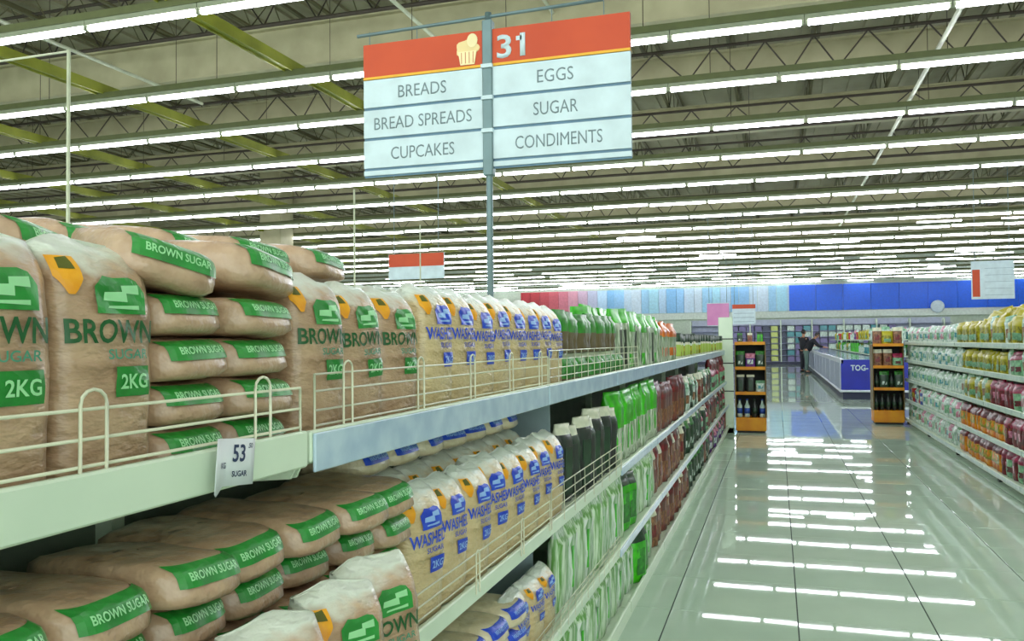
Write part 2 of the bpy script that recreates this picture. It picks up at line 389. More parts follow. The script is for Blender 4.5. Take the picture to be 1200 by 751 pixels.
def make_bag(kind, w=BW, h=BH, t=BT, seed=1):
    brown = kind == 'brown'
    r = empty('sugar_bag', (0, 0, 0))
    fn = bag_funcs(w, h, t, seed)[4]
    bag_body(w, h, t, seed, M_BROWN if brown else M_WHITE, 'pouch', r)
    P = M_GPRINT if brown else M_BPRINT; D = M_GDARK if brown else M_BPRINT; L = M_GPALE if brown else M_BPALE
    lw, lh = w * .50, h * .15; ly, lz = w * .07, h * .77
    b = drape(poly_bm([(x * lw, z * lh) for x, z in HOUSE], .01), fn, ly, lz)
    lg = build('logo_print', b, P, r)
    b = drape(text_bm('S', lw * .8, lh * .34, 0, .03, .01), fn, ly, lz - lh * .05, .0022)
    bmesh.ops.delete(b, geom=b.verts[:], context='VERTS')
    for (a0, c0, a1, c1) in ((-.36, -.16, .1, .1), (.02, .06, .36, .3), (-.3, -.36, .34, -.26)):
        q = poly_bm([(a0 * lw, c0 * lh), (a1 * lw, (c0 - .02) * lh), (a1 * lw, c1 * lh), (a0 * lw * .9, (c1 - .04) * lh)], .01)
        drape(q, fn, ly, lz, .0022); me = bpy.data.meshes.new('tmp'); q.to_mesh(me); q.free(); b.from_mesh(me); bpy.data.meshes.remove(me)
    build('highlight_print', b, L, lg)
    build('lettering', drape(text_bm('BROWN' if brown else 'WASHED', w * .84, h * .095, 0, .02, .008), fn, -w * .02, h * .625, .0022), D, r)
    build('small_lettering', drape(text_bm('SUGAR', w * .42, h * .04, 0, .01, .01), fn, w * .13, h * .535), M_TEAL if brown else M_BPRINT, r)
    bw_, bh_ = w * .36, h * (.12 if brown else .11)
    bx = build('weight_box', drape(poly_bm([(-bw_ / 2, -bh_ / 2), (bw_ / 2, -bh_ / 2), (bw_ / 2, bh_ / 2), (-bw_ / 2, bh_ / 2)], .01), fn, w * .17, h * .425), P, r)
    build('weight_lettering', drape(text_bm('2KG', bw_ * .78, bh_ * .5, 0, .02, .008), fn, w * .17, h * .425, .0024), L, bx)
    tw, th = w * .19, h * .15
    tg = build('corner_tag', drape(poly_bm([(-.5 * tw, .5 * th), (.5 * tw, .5 * th), (.5 * tw, -.1 * th), (.1 * tw, -.5 * th), (-.12 * tw, -.5 * th), (-.5 * tw, -.05 * th)], .009), fn, -w * .37, h * .84, .0018), M_TAG, r)
    build('tag_print', drape(poly_bm([(-.3 * tw, .02 * th), (.28 * tw, .02 * th), (.2 * tw, .36 * th), (-.26 * tw, .3 * th)], .01), fn, -w * .37, h * .86, .0028), M_TAGINK, tg)
    return r
def make_pillow(kind, w=.160, t=.066, d=.27, seed=1):
    """the same bag lying on its face: its printed bottom end looks out into the aisle"""
    brown = kind == 'brown'
    r = empty('sugar_bag', (0, 0, 0)); p = 4.6; a, b, c = d / 2, w / 2, t / 2
    def nz(y, z): return noise.noise(Vector((y * 25 + seed * 5, z * 30, seed)))
    def fn(y, z):
        z -= c; q = min((abs(y / b)) ** p + (abs(z / c)) ** p, .992)
        return a * (1 - q) ** (1 / p) * (1 + .02 * nz(y, z)) + (-.012 * (z / c) - .004)
    bm = bmesh.new(); nu, nv = 26, 14; rings = []
    for i in range(1, nv):
        ph = PI * i / nv - PI / 2; R = []
        for k in range(nu):
            th = 2 * PI * k / nu
            dx, dy, dz = math.cos(ph) * math.cos(th), math.cos(ph) * math.sin(th), math.sin(ph)
            dx *= a; dy *= b; dz *= c
            s = (abs(dx / a) ** p + abs(dy / b) ** p + abs(dz / c) ** p) ** (-1 / p)
            x, y, z = dx * s, dy * s, dz * s
            x = x * (1 + .02 * nz(y, z)) + (-.012 * (z / c) - .004) * (1 if x > 0 else .2)
            z *= 1 + (.16 * noise.noise(Vector((x * 14, y * 22, seed))) if x < a * .8 else 0)
            R.append(bm.verts.new((x, y, z + c)))
        rings.append(R)
    for A, B in zip(rings, rings[1:]):
        for k in range(nu): bm.faces.new((A[k], A[(k + 1) % nu], B[(k + 1) % nu], B[k])).smooth = True
    for R, s in ((rings[0], -1), (rings[-1], 1)):
        ctr = bm.verts.new((0, 0, c + s * c * 1.0))
        for k in range(nu):
            f = bm.faces.new((R[k], R[(k + 1) % nu], ctr)); f.smooth = True
    bmesh.ops.recalc_face_normals(bm, faces=bm.faces[:])
    build('pouch', bm, M_BROWN_L if brown else M_WHITE_L, r)
    P = M_GPRINT if brown else M_BPRINT; L = M_GPALE if brown else M_BPALE
    sw, sh = w * .80, t * .42; zz = c + t * .20
    st = build('end_band', drape(poly_bm([(-sw / 2, -sh / 2), (sw / 2, -sh / 2), (sw / 2, sh / 2), (-sw / 2, sh / 2)], .009), fn, 0, zz), P, r)
    build('lettering', drape(text_bm('BROWN SUGAR' if brown else 'WASHED SUGAR', sw * .78, sh * .38, 0, .02, .008), fn, 0, zz, .0026), L, st)
    return r
PROTO = {('brown', s): make_bag('brown', seed=s) for s in (1, 2, 3)}
PROTO.update({('white', s): make_bag('white', seed=s) for s in (4, 5, 6)})
PROTO.update({('brown_l', s): make_pillow('brown', seed=s) for s in (1, 2, 3)})
PROTO.update({('white_l', s): make_pillow('white', seed=s) for s in (4, 5)})
USED = set(); _pc = [0]
def put(kind, loc, rot=(0, 0, 0), label='', group=None, sc=(1, 1, 1), cat='sugar bag'):
    ks = [k for k in PROTO if k[0] == kind]; key = ks[_pc[0] % len(ks)]; _pc[0] += 1
    if key not in USED: o = PROTO[key]; USED.add(key)
    else: o = copy_tree(PROTO[key])
    o.location = loc; o.rotation_euler = rot; o.scale = sc; return tag(o, label, cat, group)

# ================================================================= LEFT GONDOLA
FX = {1: -.72, 2: -.70, 3: -.675, 4: -.665}
ZT = {1: 1.165, 2: .735, 3: .40, 4: .10}
XBK = -1.15; YN, YE = -1.0, 12.42
g = empty('gondola_shelving', (-1.15, 0, 0), 'long cream gondola shelving left of the aisle under the aisle sign', 'shelving')
def gp(name, *a, m=M_CREAM, bev=0):
    x0, x1, y0, y1, z0, z1 = a; return obox(name, x0 + 1.15, x1 + 1.15, y0, y1, z0, z1, m, g, bev)
gp('back_panel', XBK - .015, XBK + .015, YN, YE, .1, 1.13, m=M_BACKP)
gp('kick_plate', -1.62, -.70, YN, YE, 0, .085, m=M_CREAM)
cuts = {1: [YN, 1.19, 2.66, 3.9, 5.1, 6.3, 7.5, 8.7, 9.9, 11.1, YE], 2: [YN, 1.2, 2.6, 3.87, 5.1, 6.3, 7.5, 8.7, 9.9, 11.1, YE],
        3: [YN, 1.2, 2.6, 3.68, 5.1, 6.3, 7.5, 8.7, 9.9, 11.1, YE], 4: [YN, 1.2, 2.6, 3.9, 5.1, 6.3, 7.5, 8.7, 9.9, 11.1, YE]}
LIPH = {1: (-.015, .034), 2: (-.018, .022), 3: (-.012, .022), 4: (-.02, .03)}
stripfrom = {1: 1.19, 2: 3.87, 3: 3.68, 4: 99}
for lv in (1, 2, 3, 4):
    fx, z = FX[lv], ZT[lv]
    for a, b_ in zip(cuts[lv], cuts[lv][1:]):
        x0 = -1.6 if lv == 1 else -1.13
        sh = gp('shelf', x0, fx - .012, a + .004, b_ - .004, z - .022, z, bev=.003)
        dz0, dz1 = LIPH[lv]
        if lv == 1 and b_ < 1.3: dz0, dz1 = -.020, .036
        lip = obox('shelf_lip', fx - .014 + 1.15, fx + 1.15, a + .004, b_ - .004, z + dz0 - .002, z + dz1, M_CREAM, sh, .003)
        if a >= stripfrom[lv] - .01:
            obox('price_strip', fx + 1.15, fx + .006 + 1.15, a + .008, b_ - .008, z + dz0 - .004 - (.014 if lv == 1 else 0), z + dz1 - .004, M_STRIP, sh, .002)
        bm = bmesh.new()   # side bracket, deep at the back, cut away to the front
        pr = [(fx - .02, z - .022), (x0 if lv > 1 else -1.13, z - .022), (x0 if lv > 1 else -1.13, z - .085), (fx - .12, z - .05), (fx - .03, z - .042)]
        for yy in (a + .005, b_ - .011):
            A = [bm.verts.new((px + 1.15, yy, pz)) for px, pz in pr]; B = [bm.verts.new((px + 1.15, yy + .006, pz)) for px, pz in pr]
            bm.faces.new(A[::-1]); bm.faces.new(B)
            for k in range(5): bm.faces.new((A[k], A[(k + 1) % 5], B[(k + 1) % 5], B[k]))
        build('bracket', bm, M_CREAM, sh)
for yy in (-.2, 1.19, 2.62, 3.87, 5.1, 6.3, 7.5, 8.7, 9.9, 11.1, YE - .03): gp('upright', XBK + .015, XBK + .05, yy - .015, yy + .015, .05, 1.14, m=M_CREAM)
for z0, z1, yy in ((.41, .70, 2.735), (.75, 1.13, 2.98)): gp('divider_plate', -1.12, -.80, yy, yy + .006, z0, z1, m=mat('divider_grey', (150, 168, 176), .4))
gp('end_post', -.80, -.60, YE + .0, YE + .05, 0, 1.67, bev=.008); gp('end_post_foot', -1.6, -.60, YE + .0, YE + .05, 0, .09, bev=.008)
for zz in (.6, 1.0, 1.35): obox('post_clip', -.81 + 1.15, -.59 + 1.15, YE - .004, YE, zz, zz + .015, M_DARK, g)

# wire fences on the shelf fronts
def fence(x, y0, y1, zs, post_z0, loops, label, r=.0022, grid=None, endw=True):
    f = empty('wire_fence', (x, y0, post_z0), label, 'shelf fence', 'wire fences on the shelf fronts')
    for z in zs: otube('rail_wire', [(0, 0, z - post_z0), (0, y1 - y0, z - post_z0)], r, M_WIRE, f)
    if endw:
        for yy in (0, y1 - y0): otube('end_wire', [(0, yy, 0), (0, yy, zs[0] - post_z0)], r, M_WIRE, f)
    for yy, hw, top in loops:
        pts = [(.003, yy - y0 - hw, 0), (.003, yy - y0 - hw, top - hw * .9 - post_z0)]
        pts += [(.003, yy - y0 - hw * math.cos(t * PI / 6), top - hw * .9 - post_z0 + hw * .9 * math.sin(t * PI / 6)) for t in range(1, 6)]
        pts += [(.003, yy - y0 + hw, top - hw * .9 - post_z0), (.003, yy - y0 + hw, 0)]
        otube('loop', pts, r, M_WIRE, f)
    if grid:
        yy = grid
        while yy < y1 - y0 - .01: otube('upright_wire', [(.002, yy, 0), (.002, yy, zs[0] - post_z0)], r * .8, M_WIRE, f, 4); yy += grid
    return f
fence(-.73, -.9, 1.178, (1.27, 1.237, 1.207), 1.18, [(y, .019, 1.292) for y in (-.53, -.21, .11, .43, .75, 1.072)], 'cream wire fence in front of the nearest brown sugar, top shelf')
fence(-.73, 1.222, 2.70, (1.29, 1.262, 1.23, 1.205), 1.185, [(y, .016, 1.31) for y in (1.33, 1.65, 1.97, 2.29, 2.6)], 'cream wire fence in front of the washed sugar, top shelf', .002)
fence(-.73, 2.72, 4.6, (1.31, 1.28, 1.25, 1.22), 1.185, [], 'cream wire grid fence at the small green packs, top shelf', .002, .12)
fence(-.695, 1.30, 2.58, (.835, .808, .782), .74, [(y, .012, .842) for y in (1.53, 1.9, 2.27)], 'cream wire fence at the washed sugar, second shelf', .002)
fence(-.695, 2.60, 3.86, (.865, .832, .80, .775), .74, [], 'cream wire fence before the dark noodle packs, second shelf', .002, .16)
fence(-.67, 2.3, 3.66, (.485, .465, .445), .41, [], 'fine cream wire fence on the third shelf', .0015, .1)

# price tag on the near lip
pt = empty('price_tag', (-.713, .977, 1.182), 'white paper price tag curling off the near cream shelf lip', 'price tag', rot=(math.radians(-6), 0, 0))
bm = bmesh.new(); nn = 10; V = []
for i in range(nn + 1):
    y = -.05 + .10 * i / nn; cur = .012 * max(0, (-y - .01) / .04) ** 2
    V.append((bm.verts.new((.002 + cur, y, -.034 - (.012 if y < -.02 else 0) * (1 - abs(y + .04) / .03 if abs(y + .04) < .03 else 0))), bm.verts.new((.002 + cur, y, .030))))
for A, B in zip(V, V[1:]): bm.faces.new((A[0], B[0], B[1], A[1])).smooth = True
q = bmesh.ops.extrude_face_region(bm, geom=bm.faces[:])
for v in q['geom']:
    if isinstance(v, bmesh.types.BMVert): v.co.x -= .0006
build('paper', bm, M_PAPER, pt)
for s, wd, ht, y, z in (('53', .028, .024, .013, .010), ('.50', .010, .007, .038, .020), ('SUGAR', .034, .008, .016, -.018), ('KG', .012, .008, -.022, -.006)):
    b = text_bm(s, wd, ht, 0, .02)
    for v in b.verts: v.co = Vector((.0032 + (.012 * max(0, (-(v.co.x + y) - .01) / .04) ** 2), v.co.x + y, v.co.z + z))
    build('lettering', b, M_INK, pt)

# ---- sugar on the top shelf
Z1 = ZT[1] + .002
T1 = 'left top shelf'
nb = [(.50, 'brown sugar bag cut by the left picture edge, top shelf'), (.665, 'brown sugar bag at the left edge showing its KG box, top shelf'),
      (.823, 'large standing brown sugar bag with orange corner tag left of the stacked bags, top shelf')]
for i, (y, lb) in enumerate(nb):
    put('brown', (-.815, y, Z1), (0, 0, -.10 + random.uniform(-.05, .05)), lb, 'standing brown sugar bags on the top shelf')
for i, (y, lb, rx) in enumerate([(1.322, 'standing brown sugar bag right of the stacked bags, top shelf', 0), (1.487, 'standing brown sugar bag leaning left, middle of three on the top shelf', -.05),
                        (1.650, 'standing brown sugar bag next to the first washed sugar bag, top shelf', 0)]):
    put('brown', (-.815, y, Z1), (-rx, 0, -.12 + random.uniform(-.04, .04)), lb, 'standing brown sugar bags on the top shelf', (1, 1, .96 if i else .98))
for i in range(8):
    put('white', (-.815, 1.865 + .158 * i, Z1), (random.uniform(-.02, .02), 0, -.16 + random.uniform(-.06, .06)), ordlab('standing washed sugar bag with blue print', i, 'top shelf'),
        'standing washed sugar bags on the top shelf', (1, 1, 1 + random.uniform(-.015, .03)))
# second and third ranks behind
for r_, x in enumerate((-.93, -1.045)):
    for i in range(8):
        put('white', (x, 1.86 + .158 * i + random.uniform(-.01, .01), Z1), (0, 0, random.uniform(-.1, .1)), ordlab('washed sugar bag behind the front rank', i, ['top shelf, second rank', 'top shelf, third rank'][r_]),
            'washed sugar bags behind the front rank', (1, 1, 1.03 + .03 * r_))
    for i in range(3):
        put('brown', (x, 1.30 + .165 * i, Z1), (0, 0, random.uniform(-.1, .1)), ordlab('brown sugar bag standing behind the front rank', i, ['top shelf, second rank', 'top shelf, third rank'][r_]),
            'brown sugar bags behind the front rank', (1, 1, 1.02 + .04 * r_))
    for i in range(3):
        put('brown', (x, .50 + .162 * i, Z1), (0, 0, random.uniform(-.1, .1)), ordlab('brown sugar bag behind the left standing bags', i, ['top shelf, second rank', 'top shelf, third rank'][r_]),
            'brown sugar bags behind the front rank', (1, 1, 1.02 + .05 * r_))
# two stacks of lying bags
TIER = ['bottom', 'second lowest', 'middle', 'second highest', 'topmost']
for s, (yc, sw) in enumerate(((.972, 1.0), (1.130, 1.04))):
    for k in range(4 if s == 0 else 4):
        dy = random.uniform(-.008, .008)
        put('brown_l', (-.885 + random.uniform(-.008, .006), yc + dy, Z1 + .0615 * k), (random.uniform(-.03, .03), 0, random.uniform(-.06, .06)),
            f'lying brown sugar bag, {TIER[k]} in the {"left" if s == 0 else "right"} stack on the top shelf', 'lying brown sugar bags on the top shelf', (1, .9 if s == 0 else .97, .95))
zt = Z1 + .0615 * 4
put('brown_l', (-.885, .965, zt + .012), (-.22, .10, -.35), 'plump brown sugar bag slumped across the left stack, top shelf', 'lying brown sugar bags on the top shelf', (1.0, .98, 1.05))
put('brown_l', (-.90, 1.15, zt + .012), (-.12, .05, .10), 'plump brown sugar bag crowning the right stack, top shelf', 'lying brown sugar bags on the top shelf', (1.05, 1.1, 1.15))
for i, (x, y, z, rx, ry, rz) in enumerate([(-1.0, .80, 1.445, -.1, .12, .3), (-1.03, .99, 1.455, -.12, .1, -.2), (-1.05, 1.17, 1.47, -.1, .08, .1), (-1.02, 1.345, 1.475, -.08, .06, -.1),
                                           (-1.28, .84, 1.46, 0, .1, .2), (-1.28, 1.04, 1.475, 0, .1, .1), (-1.24, 1.23, 1.485, 0, .05, -.2), (-1.0, 1.52, 1.475, -.06, .06, .1), (-1.02, .64, 1.445, 0, .1, .1), (-1.28, .66, 1.45, 0, .1, 0)]):
    put('brown_l', (x, y, z), (rx, ry, rz), ordlab('brown sugar bag lying on top of the heap', i, 'top shelf'), 'brown sugar bags heaped on top', (1, 1.05, 1))
for x in (-1.2, -1.33):
    for k in range(5):
        for yc in (.62, .80, .98, 1.16, 1.34): 
            if x == -1.2: put('brown_l', (-1.26, yc, Z1 + .064 * k), (0, 0, random.uniform(-.05, .05)), f'lying brown sugar bag, {TIER[k]} of the {ORD[int(round((yc - .62) / .18))] if yc > .7 else "first"} rear stack, top shelf', 'brown sugar bags in the rear stacks', (1, 1, 1))

# ---- sugar on the second shelf
Z2 = ZT[2] + .002; TT = ['bottom', 'second', 'third', 'fourth', 'fifth']
ycols = [.46, .615, .77, .925, 1.08, 1.235, 1.39, 1.53]
for ci, yc in enumerate(ycols):
    for k in range(5):
        put('brown_l', (-.865 + (.03 if k == 4 else 0) + random.uniform(-.018, .008), yc + random.uniform(-.012, .012) + (.02 if k % 2 else 0), Z2 + .0655 * k),
            (random.uniform(-.07, .07), random.uniform(-.02, .05), random.uniform(-.12, .12)),
            f'lying brown sugar bag, {TT[k]} tier of the {ORD[ci]}{"" if ci else " most"} stack from the left, second shelf', 'lying brown sugar bags on the second shelf', (1, .94, .97))
W2 = 'second shelf'
for i in range(8):
    put('white', (-.775, 1.69 + .158 * i, Z2), (random.uniform(-.04, .04), random.uniform(-.02, .05), -.18 + random.uniform(-.08, .08)), ordlab('standing washed sugar bag with blue print', i, W2),
        'standing washed sugar bags on the second shelf', (1, 1, .95 + random.uniform(-.02, .02)))
for i in range(8):
    put('white', (-.90, 1.68 + .158 * i, Z2), (0, 0, random.uniform(-.1, .1)), ordlab('washed sugar bag behind the front rank', i, W2), 'washed sugar bags behind the front rank, second shelf', (1, 1, .97))
    if i < 7: put('white_l', (-.98, 1.72 + .17 * i, Z2 + .305), (0, 0, random.uniform(-.2, .2)), ordlab('washed sugar bag lying on top in the shade', i, W2), 'lying washed sugar bags on the second shelf', (.9, 1, .9))
# standing brown bags on the projecting front tray
tr = tag(obox('front_tray', -.70, -.585, .70, 1.42, .70, .712, M_CREAM, bev=.003), 'narrow cream tray hooked on the second shelf carrying brown sugar bags', 'tray')
for i, (y, rx, sc, lb) in enumerate([(.985, .06, .92, 'standing brown sugar bag at the bottom picture edge with its orange tag, second shelf'), (1.125, -.03, .93, 'standing brown sugar bag with bright green logo in front of the lying bags, second shelf'),
                              (1.275, .05, .95, 'standing brown sugar bag leaning before the lying stack beside the washed sugar, second shelf'), (.84, 0, .9, 'standing brown sugar bag lowest at the picture edge, second shelf')]):
    put('brown', (-.640, y, .713), (rx, 0, -.45 + random.uniform(-.1, .1)), lb, 'standing brown sugar bags on the second shelf', (.9, .92, sc * .93))
# ---- sugar on the third shelf
Z3 = ZT[3] + .002
for k in range(3):
    for i, y in enumerate((1.80, 1.97, 2.14, 2.31)):
        put('white_l', (-.84, y, Z3 + .064 * k), (random.uniform(-.05, .05), 0, random.uniform(-.1, .1)), f'lying washed sugar bag, {TT[k]} tier of the {ORD[i]}{"" if i else " most"} stack from the left, third shelf', 'lying washed sugar bags on the third shelf')
for i, y in enumerate((2.36, 2.51, 2.66)):
    put('white', (-.755, y, Z3), (random.uniform(-.05, .05), 0, random.uniform(-.1, .1)), ordlab('standing washed sugar bag', i, 'third shelf'), 'standing washed sugar bags on the third shelf', (.8, 1, .66))
for k in PROTO:
    if k not in USED:
        for c in list(PROTO[k].children_recursive): bpy.data.objects.remove(c)
        bpy.data.objects.remove(PROTO[k])

# ================================================================= OTHER GOODS
def pack_bm(w, h, t, seed=1, n=16, levels=(0, .03, .12, .3, .5, .66, .78, .86, .93, 1), mi=lambda v: 0, flat=.28):
    bm = bmesh.new(); rings = []
    for v in levels:
        s = (.8 + .2 * min(1, v / .08)) * (1 if v < .80 else max(flat, 1 - (v - .80) / .16))
        R = []
        for k in range(n):
            th = 2 * PI * (k + .5) / n; c, sn = math.cos(th), math.sin(th); q = (abs(c) ** 4 + abs(sn) ** 4) ** (-1 / 4)
            x = t / 2 * s * c * q * (1 + .3 * noise.noise(Vector((sn * 3, v * 9, seed)))); y = w / 2 * sn * q * (1 + .09 * noise.noise(Vector((v * 7, sn, seed))))
            R.append(bm.verts.new((x, y, v * h)))
        rings.append(R)
    for i, (A, B) in enumerate(zip(rings, rings[1:])):
        for k in range(n):
            f = bm.faces.new((A[k], A[(k + 1) % n], B[(k + 1) % n], B[k])); f.smooth = True; f.material_index = mi((levels[i] + levels[i + 1]) / 2)
    bm.faces.new(rings[0][::-1]).material_index = mi(0); bm.faces.new(rings[-1]).material_index = mi(1)
    return bm
def patch(w, h, x, z, m, name, parent, shape=None):
    bm = bmesh.new(); box(bm, x, x + .0015, -w / 2, w / 2, z - h / 2, z + h / 2); return build(name, bm, m, parent)
KINDS = {}
def kind_pack(name, cat, w, h, t, body, top=None, topv=.7, label=None, lab=(.6, .25, .45), seed=1):
    """pouch with a coloured header band and a label patch"""
    mats = [body] + ([top] if top else [])
    bm = pack_bm(w, h, t, seed, mi=(lambda v: 1 if (top and v > topv) else 0))
    o = build(name, bm, mats); o['category'] = cat
    if label: patch(w * lab[0], h * lab[1], t / 2 * 1.02, h * lab[2], label, 'label_print', o)
    return o
S = stripe_mat
K = KINDS
m_bg = mat('bright_green', (66, 200, 14), .35, rgb2=(40, 160, 8), scale=20, coat=.4)
m_mg = mat('mid_green', (50, 150, 40), .4, rgb2=(24, 96, 22), scale=30, coat=.3)
m_dg = mat('dark_green', (28, 66, 40), .4, rgb2=(18, 44, 28), scale=20, coat=.3)
m_bk = mat('near_black', (26, 30, 30), .35, rgb2=(44, 52, 48), scale=30, stretch=(1, 1, .2), coat=.3)
m_cr = mat('cream_pack', (226, 224, 200), .4, rgb2=(196, 200, 176), scale=20)
m_strand = S('clear_strands', (224, 230, 214), (112, 138, 100), None, 70)
m_vermi = S('vermicelli', (216, 232, 208), (104, 160, 78), None, 60)
m_vermi2 = S('vermicelli_white', (230, 236, 230), (124, 168, 116), None, 60)
m_or = mat('orange_pack', (232, 128, 20), .4, rgb2=(196, 84, 14), scale=20, coat=.3)
m_br = S('red_brown_pack', (132, 70, 62), (86, 44, 40), None, 40)
m_dr = mat('dark_red', (134, 26, 38), .4, rgb2=(64, 14, 22), scale=24, coat=.3)
m_tan = mat('tan_pack', (164, 112, 76), .4, rgb2=(90, 56, 40), scale=30, coat=.3)
m_ye = mat('yellow_pack', (204, 192, 8), .4, rgb2=(104, 102, 8), scale=28, coat=.3)
m_yo = mat('yellow_orange', (236, 160, 16), .4, rgb2=(206, 70, 20), scale=22, coat=.3)
m_mag = mat('magenta_pack', (186, 40, 90), .4, rgb2=(110, 20, 50), scale=24, coat=.3)
m_pk = mat('pink_pack', (222, 150, 176), .4, rgb2=(170, 80, 110), scale=24, coat=.3)
m_wh = mat('white_pack', (232, 242, 236), .4, rgb2=(146, 182, 164), scale=24, coat=.3)
m_te = mat('teal_pack', (70, 160, 170), .4, rgb2=(50, 130, 140), scale=26, coat=.3)
m_mi = mat('mint_pack', (150, 206, 160), .4, rgb2=(84, 140, 104), scale=24, coat=.3)
m_bl = mat('blue_pack', (50, 90, 190), .4, rgb2=(36, 66, 150), scale=26, coat=.3)
m_pu = mat('purple_pack', (110, 60, 150), .4, rgb2=(80, 40, 110), scale=26, coat=.3)
m_rd = mat('red_pack', (200, 40, 44), .4, rgb2=(160, 26, 34), scale=26, coat=.3)
K['brick'] = kind_pack('seasoning_pack', 'pack', .085, .15, .05, mat('brown_pack', (104, 88, 58), .4, coat=.3), m_mg, .45, None)
K['brick2'] = kind_pack('seasoning_pack', 'pack', .085, .12, .05, mat('brown_pack', (0, 0, 0)), m_mg, .35, None, seed=2)
K['tallgreen'] = kind_pack('noodle_bag', 'noodle bag', .15, .34, .08, m_strand, m_bg, .78, m_bk, (.22, .55, .40))
K['tallgreen2'] = kind_pack('noodle_bag', 'noodle bag', .15, .33, .08, m_strand, m_bg, .70, m_bg, (.3, .2, .2), 2)
K['orange'] = kind_pack('noodle_bag', 'noodle bag', .15, .31, .08, m_strand, m_or, .66, m_or, (.4, .2, .3), 3)
K['darkpack'] = kind_pack('noodle_pack', 'noodle pack', .13, .30, .06, m_bk, m_cr, .86, m_dg, (.5, .6, .4))
K['darkpack2'] = kind_pack('noodle_pack', 'noodle pack', .13, .28, .06, m_dg, m_cr, .88, m_bk, (.4, .7, .4), 2)
K['greenhead'] = kind_pack('noodle_pack', 'noodle pack', .14, .35, .06, m_strand, m_bg, .55, m_bg, (.2, .3, .3), 4)
K['redbrown'] = kind_pack('snack_pack', 'pack', .15, .32, .06, m_br, m_dr, .6, m_tan, (.6, .3, .3), 5)
K['vermi'] = kind_pack('vermicelli_pack', 'noodle pack', .14, .30, .06, m_vermi, m_vermi2, .85, None, seed=6)
K['vermi2'] = kind_pack('vermicelli_pack', 'noodle pack', .14, .29, .06, m_vermi2, m_vermi, .8, m_bg, (.12, .5, .4), 7)
K['brightpack'] = kind_pack('green_pack', 'pack', .16, .30, .08, m_bg, m_dg, .82, m_mg, (.5, .5, .4), 8)
K['darkgreen'] = kind_pack('green_pack', 'pack', .15, .28, .06, m_dg, m_mg, .8, m_wh, (.5, .2, .3), 9)
K['pale'] = kind_pack('pale_pack', 'pack', .14, .24, .06, m_wh, m_mi, .75, m_tan, (.5, .3, .4), 10)
K['tanpack'] = kind_pack('tan_pack', 'pack', .14, .28, .06, m_tan, m_cr, .8, m_dr, (.5, .3, .4), 11)
K['white'] = kind_pack('white_pack', 'pack', .16, .20, .08, m_wh, m_mi, .75, m_te, (.5, .25, .45), 12)
K['white2'] = kind_pack('white_pack', 'pack', .17, .21, .08, m_wh, m_wh, .75, m_mi, (.6, .4, .4), 13)
K['pinkish'] = kind_pack('pink_pack', 'pack', .15, .20, .08, m_wh, m_pk, .6, m_pk, (.6, .3, .4), 14)
K['yellow'] = kind_pack('yellow_bag', 'bag', .17, .22, .10, m_ye, mat('yellow_deep', (190, 180, 8), .4, coat=.3), .7, m_mi, (.6, .25, .3), 15)
K['yelor'] = kind_pack('yellow_bag', 'bag', .16, .20, .08, m_yo, m_dr, .7, m_ye, (.7, .35, .45), 16)
K['magenta'] = kind_pack('magenta_pack', 'pack', .16, .21, .08, m_mi, m_mag, .7, m_dr, (.5, .2, .3), 17)
K['darkred'] = kind_pack('dark_red_pack', 'pack', .15, .21, .08, m_dr, m_mag, .7, m_pk, (.5, .25, .4), 18)
K['blue'] = kind_pack('blue_pack', 'pack', .14, .20, .07, m_bl, m_wh, .75, m_wh, (.6, .3, .4), 19)
K['purple'] = kind_pack('purple_pack', 'pack', .16, .24, .08, m_pu, m_pk, .7, m_wh, (.6, .3, .4), 20)
K['red'] = kind_pack('red_pack', 'pack', .16, .24, .08, m_rd, m_wh, .75, m_ye, (.6, .3, .4), 21)
K['teal'] = kind_pack('teal_pack', 'pack', .14, .22, .07, m_te, m_wh, .7, m_wh, (.6, .3, .4), 22)
def jar(lidm, labm, bodym, h=.17, r=.045):
    bm = bmesh.new(); lathe(bm, [(r * .9, 0), (r, .01), (r, h * .66), (r * .95, h * .7)], 12); o = build('jar', bm, bodym, smooth=False); o['category'] = 'jar'
    bm = bmesh.new(); lathe(bm, [(r * 1.0, h * .7), (r * 1.02, h * .72), (r * 1.02, h)], 12); build('lid', bm, lidm, o)
    bm = bmesh.new(); lathe(bm, [(r * 1.01, h * .2), (r * 1.015, h * .22), (r * 1.015, h * .58), (r * 1.01, h * .6)], 12); build('label_print', bm, labm, o)
    return o
K['jar'] = jar(m_dg, mat('lime_label', (180, 206, 90), .5), m_cr, .20); K['jar2'] = jar(m_dg, m_ye, m_wh, .185, .04)
def bottle(bodym, capm, labm, h=.24, r=.035):
    bm = bmesh.new(); lathe(bm, [(r * .9, 0), (r, .01), (r, h * .6), (r * .4, h * .8), (r * .38, h * .92)], 10); o = build('bottle', bm, bodym); o['category'] = 'bottle'
    bm = bmesh.new(); lathe(bm, [(r * .45, h * .92), (r * .45, h)], 8); build('cap', bm, capm, o)
    bm = bmesh.new(); lathe(bm, [(r * 1.02, h * .2), (r * 1.02, h * .5)], 10); build('label_print', bm, labm, o); return o
K['bottle_blue'] = bottle(m_wh, m_bl, m_bl); K['bottle_dark'] = bottle(m_bk, m_dg, m_dg); K['bottle_green'] = bottle(m_mg, m_dg, m_ye)
for o in list(K.values()): o.location = (0, 0, -50)
KUSED = set(); KDIM = {'brick': .085}
def place(kind, loc, rz=0, label='', group=None, sc=1.0, deep=True, rx=0, ry=0):
    p = K[kind]
    if kind not in KUSED: KUSED.add(kind); o = p
    else: o = copy_tree(p, None, deep)
    o.location = loc; o.rotation_euler = (rx, ry, rz); o.scale = (sc, sc, sc) if not isinstance(sc, tuple) else sc
    tag(o, label, p['category'], group); return o
